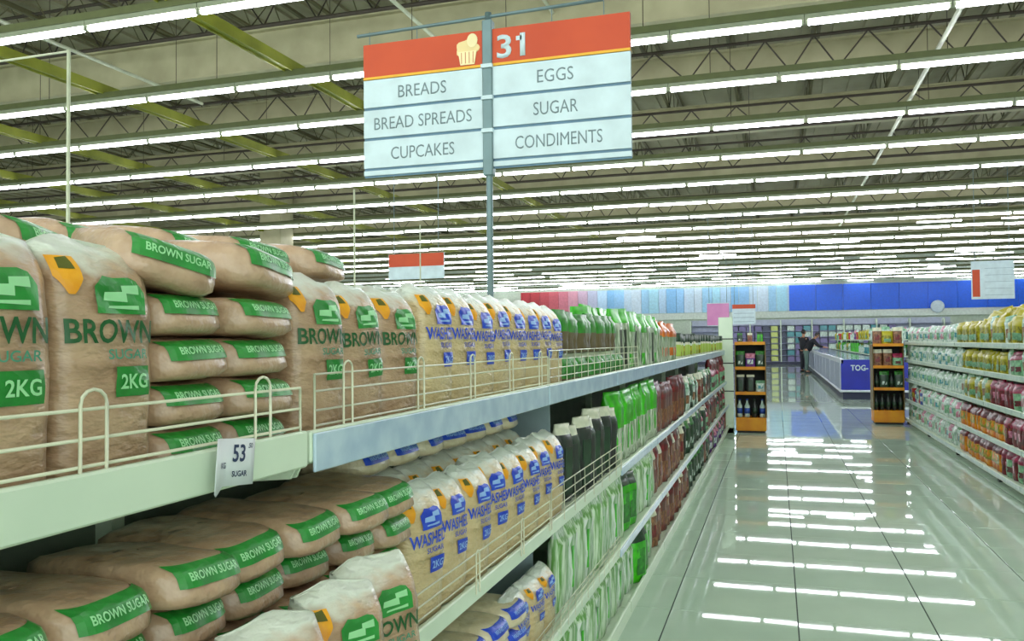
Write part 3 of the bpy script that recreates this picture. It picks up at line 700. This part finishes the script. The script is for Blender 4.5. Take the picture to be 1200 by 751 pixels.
def run(kinds, x, z, y0, y1, step, desc, where, face=1, jit=.01, sc=1.0, scj=.04, tilt=.05, group=None):
    i = 0; y = y0 + step / 2
    while y < y1:
        k = kinds[i % len(kinds)] if not callable(kinds) else kinds()
        s = sc * (1 + random.uniform(-scj, scj)); s = (s, s * step / (K[k].dimensions.y or step) if False else s, s)
        place(k, (x + random.uniform(-jit, jit), y, z + .001), (-.15 if face > 0 else PI + .15) + random.uniform(-.28, .28), ordlab(desc, i, where), group or f'{desc} {where}', s, deep=y < 9 or True, rx=random.uniform(-tilt, tilt), ry=random.uniform(-.03, .03))
        y += step; i += 1
# left gondola, top shelf
# wire basket tiers with seasoning packs
bk = tag(obox('pack_riser', -1.02, -.78, 3.06, 4.15, Z1, Z1 + .125, mat('clear_riser', (196, 204, 170), .3)), 'pale riser box holding small green packs, top shelf', 'riser')
run(['brick2'], -.765, Z1, 3.05, 4.15, .095, 'small green seasoning pack, lower tier', T1, sc=.9)
run(['brick'], -.80, Z1 + .127, 3.05, 4.15, .095, 'small green seasoning pack, upper tier', T1, sc=1.1)
run(['tallgreen', 'tallgreen', 'tallgreen2'], -.80, Z1, 4.20, 5.75, .155, 'clear noodle bag with bright green header', T1)
run(['tallgreen2', 'tallgreen'], -.92, Z1, 3.9, 5.6, .16, 'second rank noodle bag with green header', T1, sc=1.03)
run(['orange'], -.80, Z1, 5.78, 6.75, .155, 'clear noodle bag with orange header', T1)
run(['jar', 'jar2'], -.79, Z1, 6.8, 12.3, .105, 'jar with dark green lid', T1, tilt=0, scj=.02, sc=1.15)
run(['jar', 'jar2'], -.90, Z1, 6.8, 12.3, .15, 'second rank jar with green lid', T1, tilt=0, scj=.02)
# second shelf
T2 = 'left second shelf'; T3 = 'left third shelf'; T4 = 'left bottom shelf'
run(['darkpack', 'darkpack2'], -.775, Z2, 3.02, 3.95, .12, 'dark noodle pack with cream top', T2)
run(['greenhead'], -.775, Z2, 3.97, 5.35, .14, 'clear noodle pack with tall bright green header', T2)
run(['redbrown'], -.775, Z2, 5.38, 7.1, .155, 'dark red brown pack', T2)
run(['darkgreen', 'pale', 'tanpack'], -.775, Z2, 7.1, 10.0, .155, 'mixed green and pale pack', T2)
run(['magenta', 'redbrown'], -.775, Z2, 10.0, 12.3, .16, 'pink and red pack', T2, sc=1.25)
# third shelf
run(['vermi', 'vermi2'], -.75, Z3, 2.80, 4.05, .135, 'pale green vermicelli pack', T3)
run(['brightpack'], -.75, Z3, 4.06, 4.35, .15, 'bright green pack', T3, sc=.93)
run(['vermi2', 'vermi'], -.75, Z3, 4.4, 5.1, .14, 'white vermicelli pack', T3)
run(['tanpack', 'redbrown'], -.75, Z3, 5.1, 6.7, .15, 'brown and tan pack', T3, sc=.95)
run(['darkgreen', 'darkpack'], -.75, Z3, 6.7, 8.3, .15, 'dark green pack', T3, sc=.95)
run(['redbrown', 'magenta', 'darkpack2'], -.75, Z3, 8.3, 12.3, .16, 'dark red or purple pack', T3, sc=.93)
# bottom shelf
Z4 = ZT[4] + .002
run(['vermi', 'vermi2'], -.74, Z4, 2.6, 4.25, .135, 'pale green vermicelli pack', T4, sc=.9)
run(['brightpack'], -.72, Z4, 4.26, 4.6, .16, 'bright green pack', T4, sc=.9)
run(['vermi2'], -.74, Z4, 4.6, 5.0, .14, 'white vermicelli pack', T4, sc=.85)
run(['tanpack', 'redbrown'], -.74, Z4, 5.0, 7.0, .15, 'brown and tan pack', T4, sc=.86)
run(['darkgreen'], -.74, Z4, 7.0, 8.6, .15, 'dark green pack', T4, sc=.86)
run(['redbrown', 'darkgreen', 'purple'], -.74, Z4, 8.6, 12.3, .16, 'dark red, green or purple pack', T4, sc=.85)

# ================================================================= AISLE SIGN
sg = empty('aisle_sign', (-1.15, 3.34, 1.145), 'hanging aisle 31 sign with orange header and white category slats on a grey pole', 'sign')
M_POLE = mat('grey_pole', (112, 134, 138), .4, metal=.3); M_OR = mat('sign_orange', (200, 70, 18), .5, rgb2=(190, 62, 14), scale=3)
M_SW = mat('sign_white', (206, 222, 230), .5); M_SY = mat('sign_yellow', (240, 176, 40), .5); M_SL = mat('sign_line', (96, 128, 152), .5); M_ST = mat('sign_text', (122, 138, 146), .5)
def sp(name, x0, x1, y0, y1, z0, z1, m, parent=sg, bev=0): return obox(name, x0 + 1.15, x1 + 1.15, y0, y1, z0 - 1.145, z1 - 1.145, m, parent, bev)
otube('pole', [(0, 0, .02), (0, 0, 1.60)], .014, M_POLE, sg, 10)
obox('pole_sleeve', -.022, .022, -.022, .022, .90, 1.565, M_POLE, sg, .004)
for z in (2.51, 2.375, 2.235): 
    sp('pole_clip', -1.175, -1.125, -.03, .03, z - .008, z + .008, M_SW)
bm = bmesh.new(); lathe(bm, [(.07, -.0), (.07, .008), (.02, .02)], 12); build('pole_foot', bm, M_POLE, sg)
otube('crossbar', [(-.62, 0, 1.572), (.50, 0, 1.592)], .008, M_POLE, sg, 8)
for hx in (-.56, -.33, .28, .50): otube('hanger', [(hx, 0, 1.52), (hx, 0, 1.585)], .002, M_POLE, sg, 4)
for side, (x0, x1), words in (('left', (-1.735, -1.172), ('BREADS', 'BREAD SPREADS', 'CUPCAKES')), ('right', (-1.128, -.542), ('EGGS', 'SUGAR', 'CONDIMENTS'))):
    sp('backing_board', x0, x1, -.004, .004, 2.075, 2.665, M_SL)
    hd = sp('header_panel', x0, x1, -.012, .012, 2.522, 2.668, M_OR); sp('yellow_stripe', x0, x1, -.0125, .0125, 2.511, 2.522, M_SY)
    z = 2.510
    for i, wd in enumerate(words):
        sl = sp('slat', x0, x1, -.011, .011, z - .124, z - .002, M_SW)
        n = len(wd); b = text_bm(wd, .036 * n * (1 if n < 12 else .96) + .01, .054, .001, -.004)
        xc = (x0 + x1) / 2 + (0 if side == 'left' else (-.02 if i < 2 else -.01))
        for v in b.verts: v.co += Vector((xc + 1.15, -.0112, z - .064 - 1.145))
        build('lettering', b, M_ST, sl); z -= .135
    sp('footer_slat', x0, x1, -.011, .011, z - .022, z - .001, M_SW)
b = text_bm('31', .125, .100, .002, .022)
for v in b.verts: v.co += Vector((-1.045 + 1.15, -.0125, 2.588 - 1.145))
box(b, .128, .152, -.0145, -.0125, 1.462, 1.480)
build('number_lettering', b, M_SW, sg)
# bread and cupcake emblem, layered flat shapes
M_EM = mat('emblem_cream', (236, 208, 150), .5); M_EM2 = mat('emblem_light', (246, 226, 176), .5)
def disc(cx, cz, rx, rz, th, m, name, n=20, lobes=0):
    bm = bmesh.new(); pts = []
    for k in range(n):
        a = 2 * PI * k / n; r_ = 1 + (.09 * math.cos(lobes * a) if lobes else 0); pts.append((cx + rx * r_ * math.cos(a), cz + rz * r_ * math.sin(a)))
    A = [bm.verts.new((x, -.012, z)) for x, z in pts]; B = [bm.verts.new((x, -.012 - th, z)) for x, z in pts]
    bm.faces.new(B)
    for k in range(n): bm.faces.new((A[k], A[(k + 1) % n], B[(k + 1) % n], B[k]))
    bmesh.ops.recalc_face_normals(bm, faces=bm.faces[:]); build(name, bm, m, sg)
ex, ez = -1.240 + 1.15, 2.585 - 1.145
disc(ex, ez + .012, .052, .040, .002, M_EM, 'emblem_loaf', 24, 5); disc(ex + .022, ez + .045, .024, .030, .003, M_EM2, 'emblem_bun', 16)
bm = bmesh.new(); pr = [(-.042, 0), (.042, 0), (.032, -.058), (-.032, -.058)]
A = [bm.verts.new((ex + x, -.0165, ez + z)) for x, z in pr]; B = [bm.verts.new((ex + x, -.012, ez + z)) for x, z in pr]; bm.faces.new(A[::-1])
for k in range(4): bm.faces.new((A[k], A[(k + 1) % 4], B[(k + 1) % 4], B[k]))
build('emblem_cup', bm, M_EM2, sg)
for k in range(4):
    xx = ex - .026 + .0175 * k
    b = bmesh.new(); box(b, xx - .001, xx + .001, -.0180, -.0165, ez - .052, ez - .004); build('emblem_fold', b, M_OR, sg)

# bare sign poles of the neighbouring aisles
p = empty('sign_pole', (-4.75, 4.66, 0), 'tall cream sign pole with a side bar at the left of the picture', 'pole')
otube('pole', [(0, 0, 0), (0, 0, 3.44)], .013, M_WIRE, p, 8); otube('crossbar', [(0, 0, 3.43), (-.9, 0, 3.43)], .008, M_WIRE, p, 6)
p = tag(otube('sign_pole', [(-4.75, 8.86, 0), (-4.75, 8.86, 3.17)], .012, M_WIRE, None, 8), 'thin pale sign pole left of the aisle sign pole, nearer one', 'pole')
p = tag(otube('sign_pole', [(-4.75, 10.78, 0), (-4.75, 10.78, 3.0)], .010, M_WIRE, None, 8), 'thin pale sign pole left of the aisle sign pole, further one', 'pole')

# further hanging signs
def small_sign(x, y, z0, z1, w_, parts, label):
    s = empty('hanging_sign', (x, y, z0), label, 'sign')
    obox('board', -w_ / 2, w_ / 2, -.01, .01, 0, z1 - z0, M_SW, s)
    for (a, b_, c, d, m, nm) in parts: obox(nm, a, b_, -.014, .014, c, d, m, s)
    for hx in (-w_ * .4, w_ * .4): otube('hanger', [(hx, 0, z1 - z0), (hx, 0, LZ + .10 - z0)], .006, M_POLE, s, 4)
    return s
small_sign(4.33, 19.68, 2.15, 2.95, .80, [(-.38, -.24, .05, .62, M_OR, 'orange_stripe')] + [(-.15, .38, .08 + .14 * k, .085 + .14 * k, M_SL, 'line') for k in range(5)], 'white hanging sign with an orange stripe over the right shelves')
small_sign(-.88, 24.85, 1.80, 2.36, .64, [(-.32, .32, .44, .56, M_OR, 'header_panel')] + [(-.28, .28, .06 + .12 * k, .07 + .12 * k, M_SL, 'line') for k in range(3)], 'white sign with orange header beyond the end of the left shelving')
small_sign(-1.60, 24.85, 1.75, 2.42, .62, [(-.31, .31, .02, .65, mat('sign_pink', (216, 140, 190), .5, rgb2=(200, 120, 176), scale=2), 'pink_panel')], 'pink hanging sign left of the small white and orange sign')
small_sign(-19.1, 24.85, 4.55, 4.98, .85, [(-.42, .05, .02, .34, m_bl, 'blue_panel'), (.05, .42, .02, .34, m_te, 'teal_panel'), (-.42, 0, .34, .39, m_ye, 'yellow_edge')], 'blue and teal hanging sign high at the left')
small_sign(-5.4, 12.1, 2.35, 2.75, .95, [(-.47, .47, .2, .40, M_OR, 'header_panel')], 'orange header sign peeping over the sugar bags')

# ================================================================= RIGHT GONDOLA
RX = 1.93; RY0, RY1 = 6.6, 14.5
rg = empty('gondola_shelving', (2.45, 0, 0), 'cream gondola shelving right of the aisle with five shelves', 'shelving')
def rp(name, x0, x1, y0, y1, z0, z1, m=M_CREAM, parent=None, bev=0): return obox(name, x0 - 2.45, x1 - 2.45, y0, y1, z0, z1, m, parent or rg, bev)
rp('back_panel', 2.44, 2.46, RY0, RY1, .05, 1.3, M_BACKP); rp('kick_plate', RX + .05, 2.9, RY0, RY1, 0, .07)
RZ = [1.275, 1.0, .70, .38, .085]
for li, z in enumerate(RZ):
    fx = RX - .02 * (li == 4)
    y = RY0
    while y < RY1 - .1:
        y2 = min(y + 1.32, RY1); sh = rp('shelf', fx + .01, 3.0 if li == 0 else 2.44, y + .003, y2 - .003, z - .02, z)
        rp('shelf_lip', fx, fx + .012, y + .003, y2 - .003, z - .034, z + .018, M_CREAM, sh, .003)
        rp('price_strip', fx - .005, fx, y + .01, y2 - .01, z - .024, z + .012, mat('pale_strip', (206, 222, 214), .3, rgb2=(180, 206, 196), scale=14), sh)
        y = y2
for k in range(7): rp('upright', 2.40, 2.44, RY0 + k * 1.31, RY0 + k * 1.31 + .03, 0, 1.28)
rp('end_panel', RX + .05, 2.95, RY1, RY1 + .03, 0, 1.28, M_CREAM, bev=.005)
for k in range(5):
    rp('foot', RX + .02, RX + .07, RY0 + .3 + k * 1.9, RY0 + .36 + k * 1.9, 0, .03, M_DARK)
rl = ['top shelf', 'second shelf', 'third shelf', 'fourth shelf', 'bottom shelf']
zones = {0: [(RY0, 9.4, ['yellow', 'yellow', 'pale'], 'green yellow bag', 1.0), (9.4, 10.6, ['yellow', 'yellow'], 'yellow bag', .95), (10.6, 14.4, ['white', 'white2', 'pinkish'], 'white and mint pack', .95)],
         1: [(RY0, 8.6, ['magenta', 'magenta', 'pale'], 'mint pack with magenta top', .92), (8.6, 10.4, ['yellow'], 'yellow bag', .85), (10.4, 14.4, ['white', 'white2', 'teal'], 'white and mint pack', .92)],
         2: [(RY0, 8.3, ['pinkish', 'magenta'], 'pink pack', 1), (8.3, 9.2, ['darkred'], 'dark red pack', 1), (9.2, 10.6, ['yellow', 'pale'], 'yellow green bag', .9), (10.6, 14.4, ['white', 'white2'], 'white and mint pack', .95)],
         3: [(RY0, 8.5, ['darkred', 'darkred'], 'dark red pack', 1.05), (8.5, 10.4, ['yelor'], 'orange yellow bag', 1.05), (10.4, 13.2, ['white', 'pinkish', 'white2'], 'white and pink pack', 1.05), (13.2, 14.4, ['blue', 'red', 'white'], 'blue or red pack', 1.0)],
         4: [(RY0, 8.8, ['darkred', 'magenta'], 'dark red and pink pack', 1.05), (8.8, 10.6, ['yelor'], 'orange yellow bag', 1.1), (10.6, 14.4, ['white', 'pale', 'white2', 'pinkish'], 'white and pale green pack', 1.0)]}
for li, zs in zones.items():
    for (a, b_, ks, d, s) in zs: run(ks, RX + .085, RZ[li], a, b_, .165, d, f'right {rl[li]}', face=-1, sc=s * 1.12, tilt=.12, group=f'{d}s on the {rl[li]} of the right gondola')
# heap of bags on the top shelf
for i in range(34):
    y = 7.0 + (i % 17) * .165; r2 = i // 17
    place('yellow', (RX + .19 + .14 * r2, y + random.uniform(-.03, .03), RZ[0] + .075 + .04 * r2), PI + random.uniform(-.6, .6), ordlab(f'green yellow bag heaped in the {"middle" if r2 == 0 else "rear"} rank', i % 17, 'right top shelf', 17), 'green yellow bags heaped on the right gondola', 1.08 + random.uniform(-.1, .1), ry=random.uniform(-.1, .1), rx=random.uniform(-.3, .3))
heap = tag(obox('heap_riser', RX + .13, RX + .50, 6.7, 10.0, RZ[0] + .001, RZ[0] + .07, m_mi), 'low mint display riser under the heaped yellow bags', 'riser')

# ================================================================= DISPLAY STANDS
def stand(x, y, w_, d_, h, label, items, rz=0):
    s = empty('display_stand', (x, y, 0), label, 'display stand', rot=(0, 0, rz))
    my = mat('stand_orange', (226, 152, 16), .45, rgb2=(214, 128, 12), scale=6)
    obox('base_box', -w_ / 2, w_ / 2, -d_ / 2, d_ / 2, .03, .22, my, s, .008); obox('plinth', -w_ / 2 + .02, w_ / 2 - .02, -d_ / 2 + .02, d_ / 2 - .02, 0, .03, M_DARK, s)
    obox('back_panel', -w_ / 2, w_ / 2, d_ / 2 - .015, d_ / 2, .22, h, M_DARK, s)
    for sx in (-1, 1): obox('side_panel', sx * w_ / 2 - .008, sx * w_ / 2 + .008, -d_ / 2 + .02, d_ / 2, .22, h, mat('stand_olive', (104, 84, 40), .5), s)
    zs = [.22 + (h - .22) * k / 3 for k in range(4)]
    for k in (1, 2, 3):
        sh = obox('shelf', -w_ / 2, w_ / 2, -d_ / 2, d_ / 2 - .015, zs[k] - .012, zs[k], my, s); obox('shelf_lip', -w_ / 2, w_ / 2, -d_ / 2 - .01, -d_ / 2, zs[k] - .03, zs[k] + .015, my, sh)
    for k, (kd, desc, n, sc) in enumerate(items):
        for i in range(n):
            xx = x - w_ / 2 + (i + .5) * w_ / n; kk = kd[i % len(kd)]
            place(kk, (xx, y - d_ / 2 + .10, zs[k] + .002), -PI / 2, f'{desc}, {["leftmost","second from left","third from left","fourth from left","fifth from left"][i]}, {["bottom","middle","upper","highest"][k]} shelf, {"left" if x < 0 else "right"} orange stand', f'{desc} goods on the {"left" if x < 0 else "right"} stand', sc)
stand(-.37, 12.75, .42, .42, 1.30, 'tall orange based display stand at the end of the left shelving', [(['bottle_blue', 'bottle_blue', 'bottle_dark'], 'white and blue bottle', 4, 1.1), (['darkpack', 'darkpack', 'white'], 'black or white pack', 3, .85), (['darkgreen', 'purple'], 'green or purple pack', 3, .85), (['darkgreen', 'tanpack', 'brightpack'], 'green and brown pack', 3, .5)])
stand(1.66, 14.45, .44, .42, 1.25, 'orange based display stand with brown and black goods at the end of the right shelving', [(['bottle_dark'], 'dark bottle', 5, 1.05), (['bottle_dark', 'darkgreen'], 'dark green bottle or pack', 4, .95), (['tanpack', 'tanpack', 'magenta'], 'brown and pink pack', 3, .95), (['tanpack', 'yellow', 'tanpack'], 'brown or yellow pack', 3, .95)])

# ================================================================= FREEZER ISLAND
fz = empty('freezer_island', (2.6, 20.0, 0), 'long island freezer with royal blue end panel and glass top', 'freezer')
M_RB = mat('royal_blue', (22, 34, 168), .4, rgb2=(18, 28, 150), scale=3); M_NAVY = mat('navy_plinth', (30, 34, 66), .5); M_CHR = mat('bumper_rail', (214, 218, 228), .3, metal=.3); M_SIL = mat('freezer_side', (150, 158, 184), .35, metal=.2)
M_GLASS = mat('glass_lid', (176, 204, 226), .1, spec=.8)
FW = 1.25
obox('plinth', -FW + .04, FW - .04, .04, 22.9, 0, .16, M_NAVY, fz); obox('bumper_rail', -FW - .03, FW + .03, -.03, 23.0, .16, .21, M_CHR, fz, .01)
ep = obox('end_panel', -FW + .01, FW - .01, 0, .04, .21, .88, M_RB, fz, .005)
b = text_bm('TOG-', .36, .13, .004, .03)
for v in b.verts: v.co += Vector((-.86, -.002, .70))
build('lettering', b, M_SW, ep)
for k in range(12):
    y0 = .05 + k * 1.91
    sd = obox('side_panel', -FW, -FW + .04, y0, y0 + 1.89, .21, .80, M_SIL, fz); obox('trim_frame', -FW - .008, -FW, y0 + .02, y0 + .07, .23, .80, M_CHR, sd)
    gl_ = obox('glass_lid', -FW + .02, FW - .02, y0, y0 + 1.89, .86, .885, M_GLASS, fz); obox('lid_handle', -.2, .2, y0 + .9, y0 + .95, .885, .91, M_RB, gl_)
obox('top_rim', -FW, -FW + .06, 0, 22.9, .80, .90, M_CHR, fz); obox('inner_body', -FW + .04, FW - .04, .04, 22.9, .21, .855, M_SIL, fz)
osf = empty('over_freezer_shelf', (2.75, 21.0, 0), 'white shelf rack standing along the middle of the freezer island', 'rack')
for k in range(9): obox('post', -.02, .02, k * 2.3, k * 2.3 + .04, .91, 1.62, M_CREAM, osf)
for z in (.93, 1.32): obox('shelf', -.45, .45, 0, 19.5, z - .02, z, M_CREAM, osf)
for li, z in enumerate((.931, 1.321)):
    for rank, (xx, ds) in enumerate(((-.33, 'left side'), (0, 'middle'), (.33, 'right side'))):
        i = 0; y = 21.15
        while y < 38:
            k = random.choice(['yellow', 'white', 'pale', 'red', 'purple', 'pinkish', 'teal', 'magenta'] if li else ['yellow', 'white', 'brightpack', 'white2', 'teal'])
            place(k, (2.75 + xx, y, z), PI + (PI / 2 if i == 0 else 0) + random.uniform(-.3, .3), ordlab('colourful frozen goods pack', i, f'{"upper" if li else "lower"} freezer rack, {ds}', 30), 'colourful packs over the freezer island', 1.25 if li else 1.2)
            y += .3 if i < 8 else .75; i += 1

# ================================================================= BACK WALL SHELVING
ws = empty('far_shelving', (-.4, 47.6, 0), 'tall pale wall shelving at the far end of the aisle', 'shelving')
M_LAV = mat('lavender_shelf', (150, 156, 190), .5)
obox('back_panel', -4.2, 9, .55, .6, 0, 2.45, mat('lavender_back', (190, 198, 216), .5), ws); obox('plinth', -4.2, 9, 0, .6, 0, .14, M_NAVY, ws)
for k in range(7): obox('shelf', -4.2, 9, .05, .56, .14 + .33 * k, .17 + .33 * k, M_LAV, ws)
for k in range(9): obox('upright', -4.2 + k * 1.6, -4.14 + k * 1.6, 0, .6, .14, 2.4, M_CREAM, ws)
m_ly = mat('lime_carton', (206, 218, 128), .5); m_lv = mat('lavender_carton', (128, 120, 168), .5); m_gy = mat('grey_carton', (74, 80, 104), .5)
bxs = {}
def carton(m, nm):
    bm = bmesh.new(); box(bm, -.18, .18, -.15, .15, 0, .26, bev=.01); me = bpy.data.meshes.new('carton'); bm.to_mesh(me); bm.free(); me.materials.append(m); return me
bxs = {n: carton(m, n) for n, m in (('lime', m_ly), ('lavender', m_lv), ('grey', m_gy), ('blue', m_te), ('pale', m_wh))}
for k in range(6):
    for i in range(20):
        x = -2.3 + .42 * i; X_ = x
        c = 'lavender' if x < -.9 else ('grey' if x < -.5 else ('lime' if x < .05 else ('grey' if x < .5 else random.choice(['blue', 'pale', 'pale', 'lavender'])))) if k != 9 else 'pale'
        tag(share('carton', bxs[c], None, (x - .4 + .5, 47.85, .172 + .33 * k)), f'{c} carton, {ORD[i] if i else "first"} from left, {["lowest","second","third","fourth","fifth","highest"][k]} board of far wall shelving',
            'carton', 'cartons on the far wall shelving')
# farther shelving run right of the freezers
fr = empty('gondola_shelving', (6.2, 18, 0), 'far gondola shelving behind the right shelving', 'shelving')
obox('body_panel', -.05, .05, 0, 18, 0, 1.45, M_BACKP, fr)
for z in (.1, .5, .9, 1.3): obox('shelf', -.5, .5, 0, 18, z - .03, z, M_CREAM, fr)
i = 0; y = 18.1
while y < 35:
    place(random.choice(['red', 'white', 'magenta', 'white2', 'pinkish', 'teal', 'white']), (5.85, y, 1.302), PI + random.uniform(-.3, .3), ordlab('colourful pack', i, 'top of far gondola'), 'packs on top of the far gondola', 1.3)
    if i % 3 == 0: place(random.choice(['red', 'white', 'pinkish', 'teal']), (5.85, y, .902), PI, ordlab('colourful pack', i // 3, 'second board of far gondola'), 'packs on the second board of the far gondola', 1.3)
    y += .32; i += 1
for k in K:
    if k not in KUSED:
        for c in list(K[k].children_recursive): bpy.data.objects.remove(c)
        bpy.data.objects.remove(K[k])
# round white clock-like disc on the ledge
bm = bmesh.new(); lathe(bm, [(.35, 0), (.38, .03), (.38, .09), (.33, .12)], 20); o = build('wall_disc', bm, M_SW); o.location = (9.25, 55.6, 3.25); o.rotation_euler = (PI / 2, 0, 0); tag(o, 'round white disc on the back wall ledge under the blue band', 'disc')

# ================================================================= PEOPLE
def skin_obj(name, joints, edges, m, parent, root=0, lv=2):
    me = bpy.data.meshes.new(name); me.from_pydata([j[0] for j in joints], edges, [])
    o = bpy.data.objects.new(name, me); link(o)
    o.modifiers.new('skin', 'SKIN'); sd = o.modifiers.new('sub', 'SUBSURF'); sd.levels = lv; sd.render_levels = lv
    me.skin_vertices[0].data[root].use_root = True
    for i, j in enumerate(joints): me.skin_vertices[0].data[i].radius = j[1]
    for md in o.modifiers:
        if md.type == 'SKIN': md.use_smooth_shade = True
    dg = bpy.context.evaluated_depsgraph_get(); nm = bpy.data.meshes.new_from_object(o.evaluated_get(dg)); bpy.data.objects.remove(o)
    nm.name = name; nm.materials.clear(); nm.materials.append(m)
    return share(name, nm, parent)
M_SKIN = mat('skin', (190, 140, 110), .5); M_HAIR = mat('black_hair', (22, 18, 18), .5); M_BLK = mat('black_cloth', (24, 26, 34), .8); M_TROU = mat('dark_trousers', (30, 32, 42), .8); M_GRY = mat('grey_green_trousers', (96, 120, 112), .8)
def person(loc, rz, label, bend, top, trou):
    p = empty('person', loc, label, 'person', rot=(0, 0, rz))
    # local: faces +X
    c, s = math.cos(bend), math.sin(bend); hip = Vector((0, 0, .93))
    def up(d, f=0, side=0): return hip + Vector((s * d + c * f, side, c * d - s * f))
    J = [(tuple(hip), (.06, .07)), (tuple(up(.22)), (.06, .07)), (tuple(up(.42)), (.07, .11)), (tuple(up(.54)), (.05, .05)), (tuple(up(.62, .01)), (.062, .06)), (tuple(up(.72, .02)), (.085, .075)), (tuple(up(.78, .0)), (.05, .05))]
    E = [(0, 1), (1, 2), (2, 3), (3, 4), (4, 5), (5, 6)]
    def add(j, e): J.append(j); E.append((e, len(J) - 1)); return len(J) - 1
    hands = []
    for sd in (-1, 1):
        k = add(((0, sd * .09, .86), (.09, .09)), 0); k = add(((.02, sd * .10, .48), (.06, .06)), k); k = add(((-.01, sd * .10, .10), (.04, .04)), k); k = add(((.13, sd * .11, .035), (.04, .035)), k)
        sh = up(.46, 0, sd * .20); k = add((tuple(sh), (.055, .055)), 2)
        el = sh + Vector((.12 + .1 * s, sd * .03, -.26 + .06 * s)); k = add((tuple(el), (.042, .042)), k)
        wr = el + Vector((.22, -sd * .02, -.05)); k = add((tuple(wr), (.028, .028)), k); hd = wr + Vector((.07, 0, -.01)); palm = add((tuple(hd), (.03, .018)), k); hands.append((hd, sd))
        for f in range(4):
            yy = (f - 1.5) * .02; a_ = hd + Vector((.04, yy, 0)); L_ = (.045, .055, .05, .038)[f]
            q = add((tuple(a_), (.010, .009)), palm); add((tuple(a_ + Vector((L_, 0, -.02))), (.008, .008)), q)
        q = add((tuple(hd + Vector((.0, -sd * .035, 0))), (.011, .010)), palm); add((tuple(hd + Vector((.035, -sd * .05, -.01))), (.009, .009)), q)
    skin_obj('body', J, E, M_SKIN, p, 0, 1)
    TJ = [((0, 0, .84), (.15, .18)), (J[1][0], (.135, .165)), (J[2][0], (.13, .19)), (tuple(up(.50)), (.07, .08))]; TE = [(0, 1), (1, 2), (2, 3)]
    def addt(j, e): TJ.append(j); TE.append((e, len(TJ) - 1)); return len(TJ) - 1
    for sd in (-1, 1):
        sh = up(.46, 0, sd * .20); k = addt((tuple(sh), (.075, .075)), 2); el = sh + Vector((.12 + .1 * s, sd * .03, -.26 + .06 * s)); k = addt((tuple(el), (.058, .058)), k); addt((tuple(el + Vector((.2, -sd * .018, -.045))), (.045, .045)), k)
    skin_obj('jacket', TJ, TE, top, p, 0, 1)
    PJ = [((0, 0, .98), (.12, .15))]; PE = []
    for sd in (-1, 1):
        PJ.append(((0, sd * .09, .84), (.10, .10))); PE.append((0, len(PJ) - 1)); PJ.append(((.02, sd * .10, .48), (.08, .08))); PE.append((len(PJ) - 2, len(PJ) - 1)); PJ.append(((-.01, sd * .10, .08), (.06, .06))); PE.append((len(PJ) - 2, len(PJ) - 1))
    skin_obj('trousers', PJ, PE, trou, p, 0, 1)
    for sd in (-1, 1):
        bm = bmesh.new(); box(bm, -.08, .19, sd * .11 - .045, sd * .11 + .045, 0, .07, bev=.02); build('shoe', bm, M_DARK, p)
    # head with face details and hair
    hc = up(.70, .02)
    bm = bmesh.new(); bmesh.ops.create_uvsphere(bm, u_segments=16, v_segments=10, radius=1)
    for v in bm.verts: v.co = Vector((v.co.x * .100 - .016, v.co.y * .088, v.co.z * .115 + .018))
    bmesh.ops.delete(bm, geom=[v for v in bm.verts if v.co.x > .045 and v.co.z < .055 or v.co.z < -.06], context='VERTS')
    h = build('hair', bm, M_HAIR, p, True); h.location = hc; h.rotation_euler = (0, bend * .8, 0)
    for sd in (-1, 1):
        for nm, pos, r_, m in (('ear', (-.005, .088 * sd, 0), (.018, .012, .028), M_SKIN), ('eye', (.088, .032 * sd, .012), (.010, .014, .009), M_HAIR)):
            bm = bmesh.new(); bmesh.ops.create_uvsphere(bm, u_segments=8, v_segments=6, radius=1)
            for v in bm.verts: v.co = Vector((v.co.x * r_[0], v.co.y * r_[1], v.co.z * r_[2]))
            e = build(nm, bm, m, p, True); e.location = hc + Matrix.Rotation(bend * .8, 3, 'Y') @ Vector(pos)
    for nm, pos, r_, m in (('nose', (.098, 0, -.012), (.018, .012, .022), M_SKIN), ('mouth', (.088, 0, -.048), (.008, .024, .007), m_dr)):
        bm = bmesh.new(); bmesh.ops.create_uvsphere(bm, u_segments=8, v_segments=6, radius=1)
        for v in bm.verts: v.co = Vector((v.co.x * r_[0], v.co.y * r_[1], v.co.z * r_[2]))
        e = build(nm, bm, m, p, True); e.location = hc + Matrix.Rotation(bend * .8, 3, 'Y') @ Vector(pos)
person((1.05, 36.6, 0), math.radians(40), 'person in black clothes standing beside the freezer island with back turned', .03, M_BLK, M_TROU)
person((1.12, 35.2, 0), math.radians(-5), 'person in a black jacket and grey trousers bending over the freezer island', .62, M_BLK, M_GRY)
bpy.context.view_layer.update()
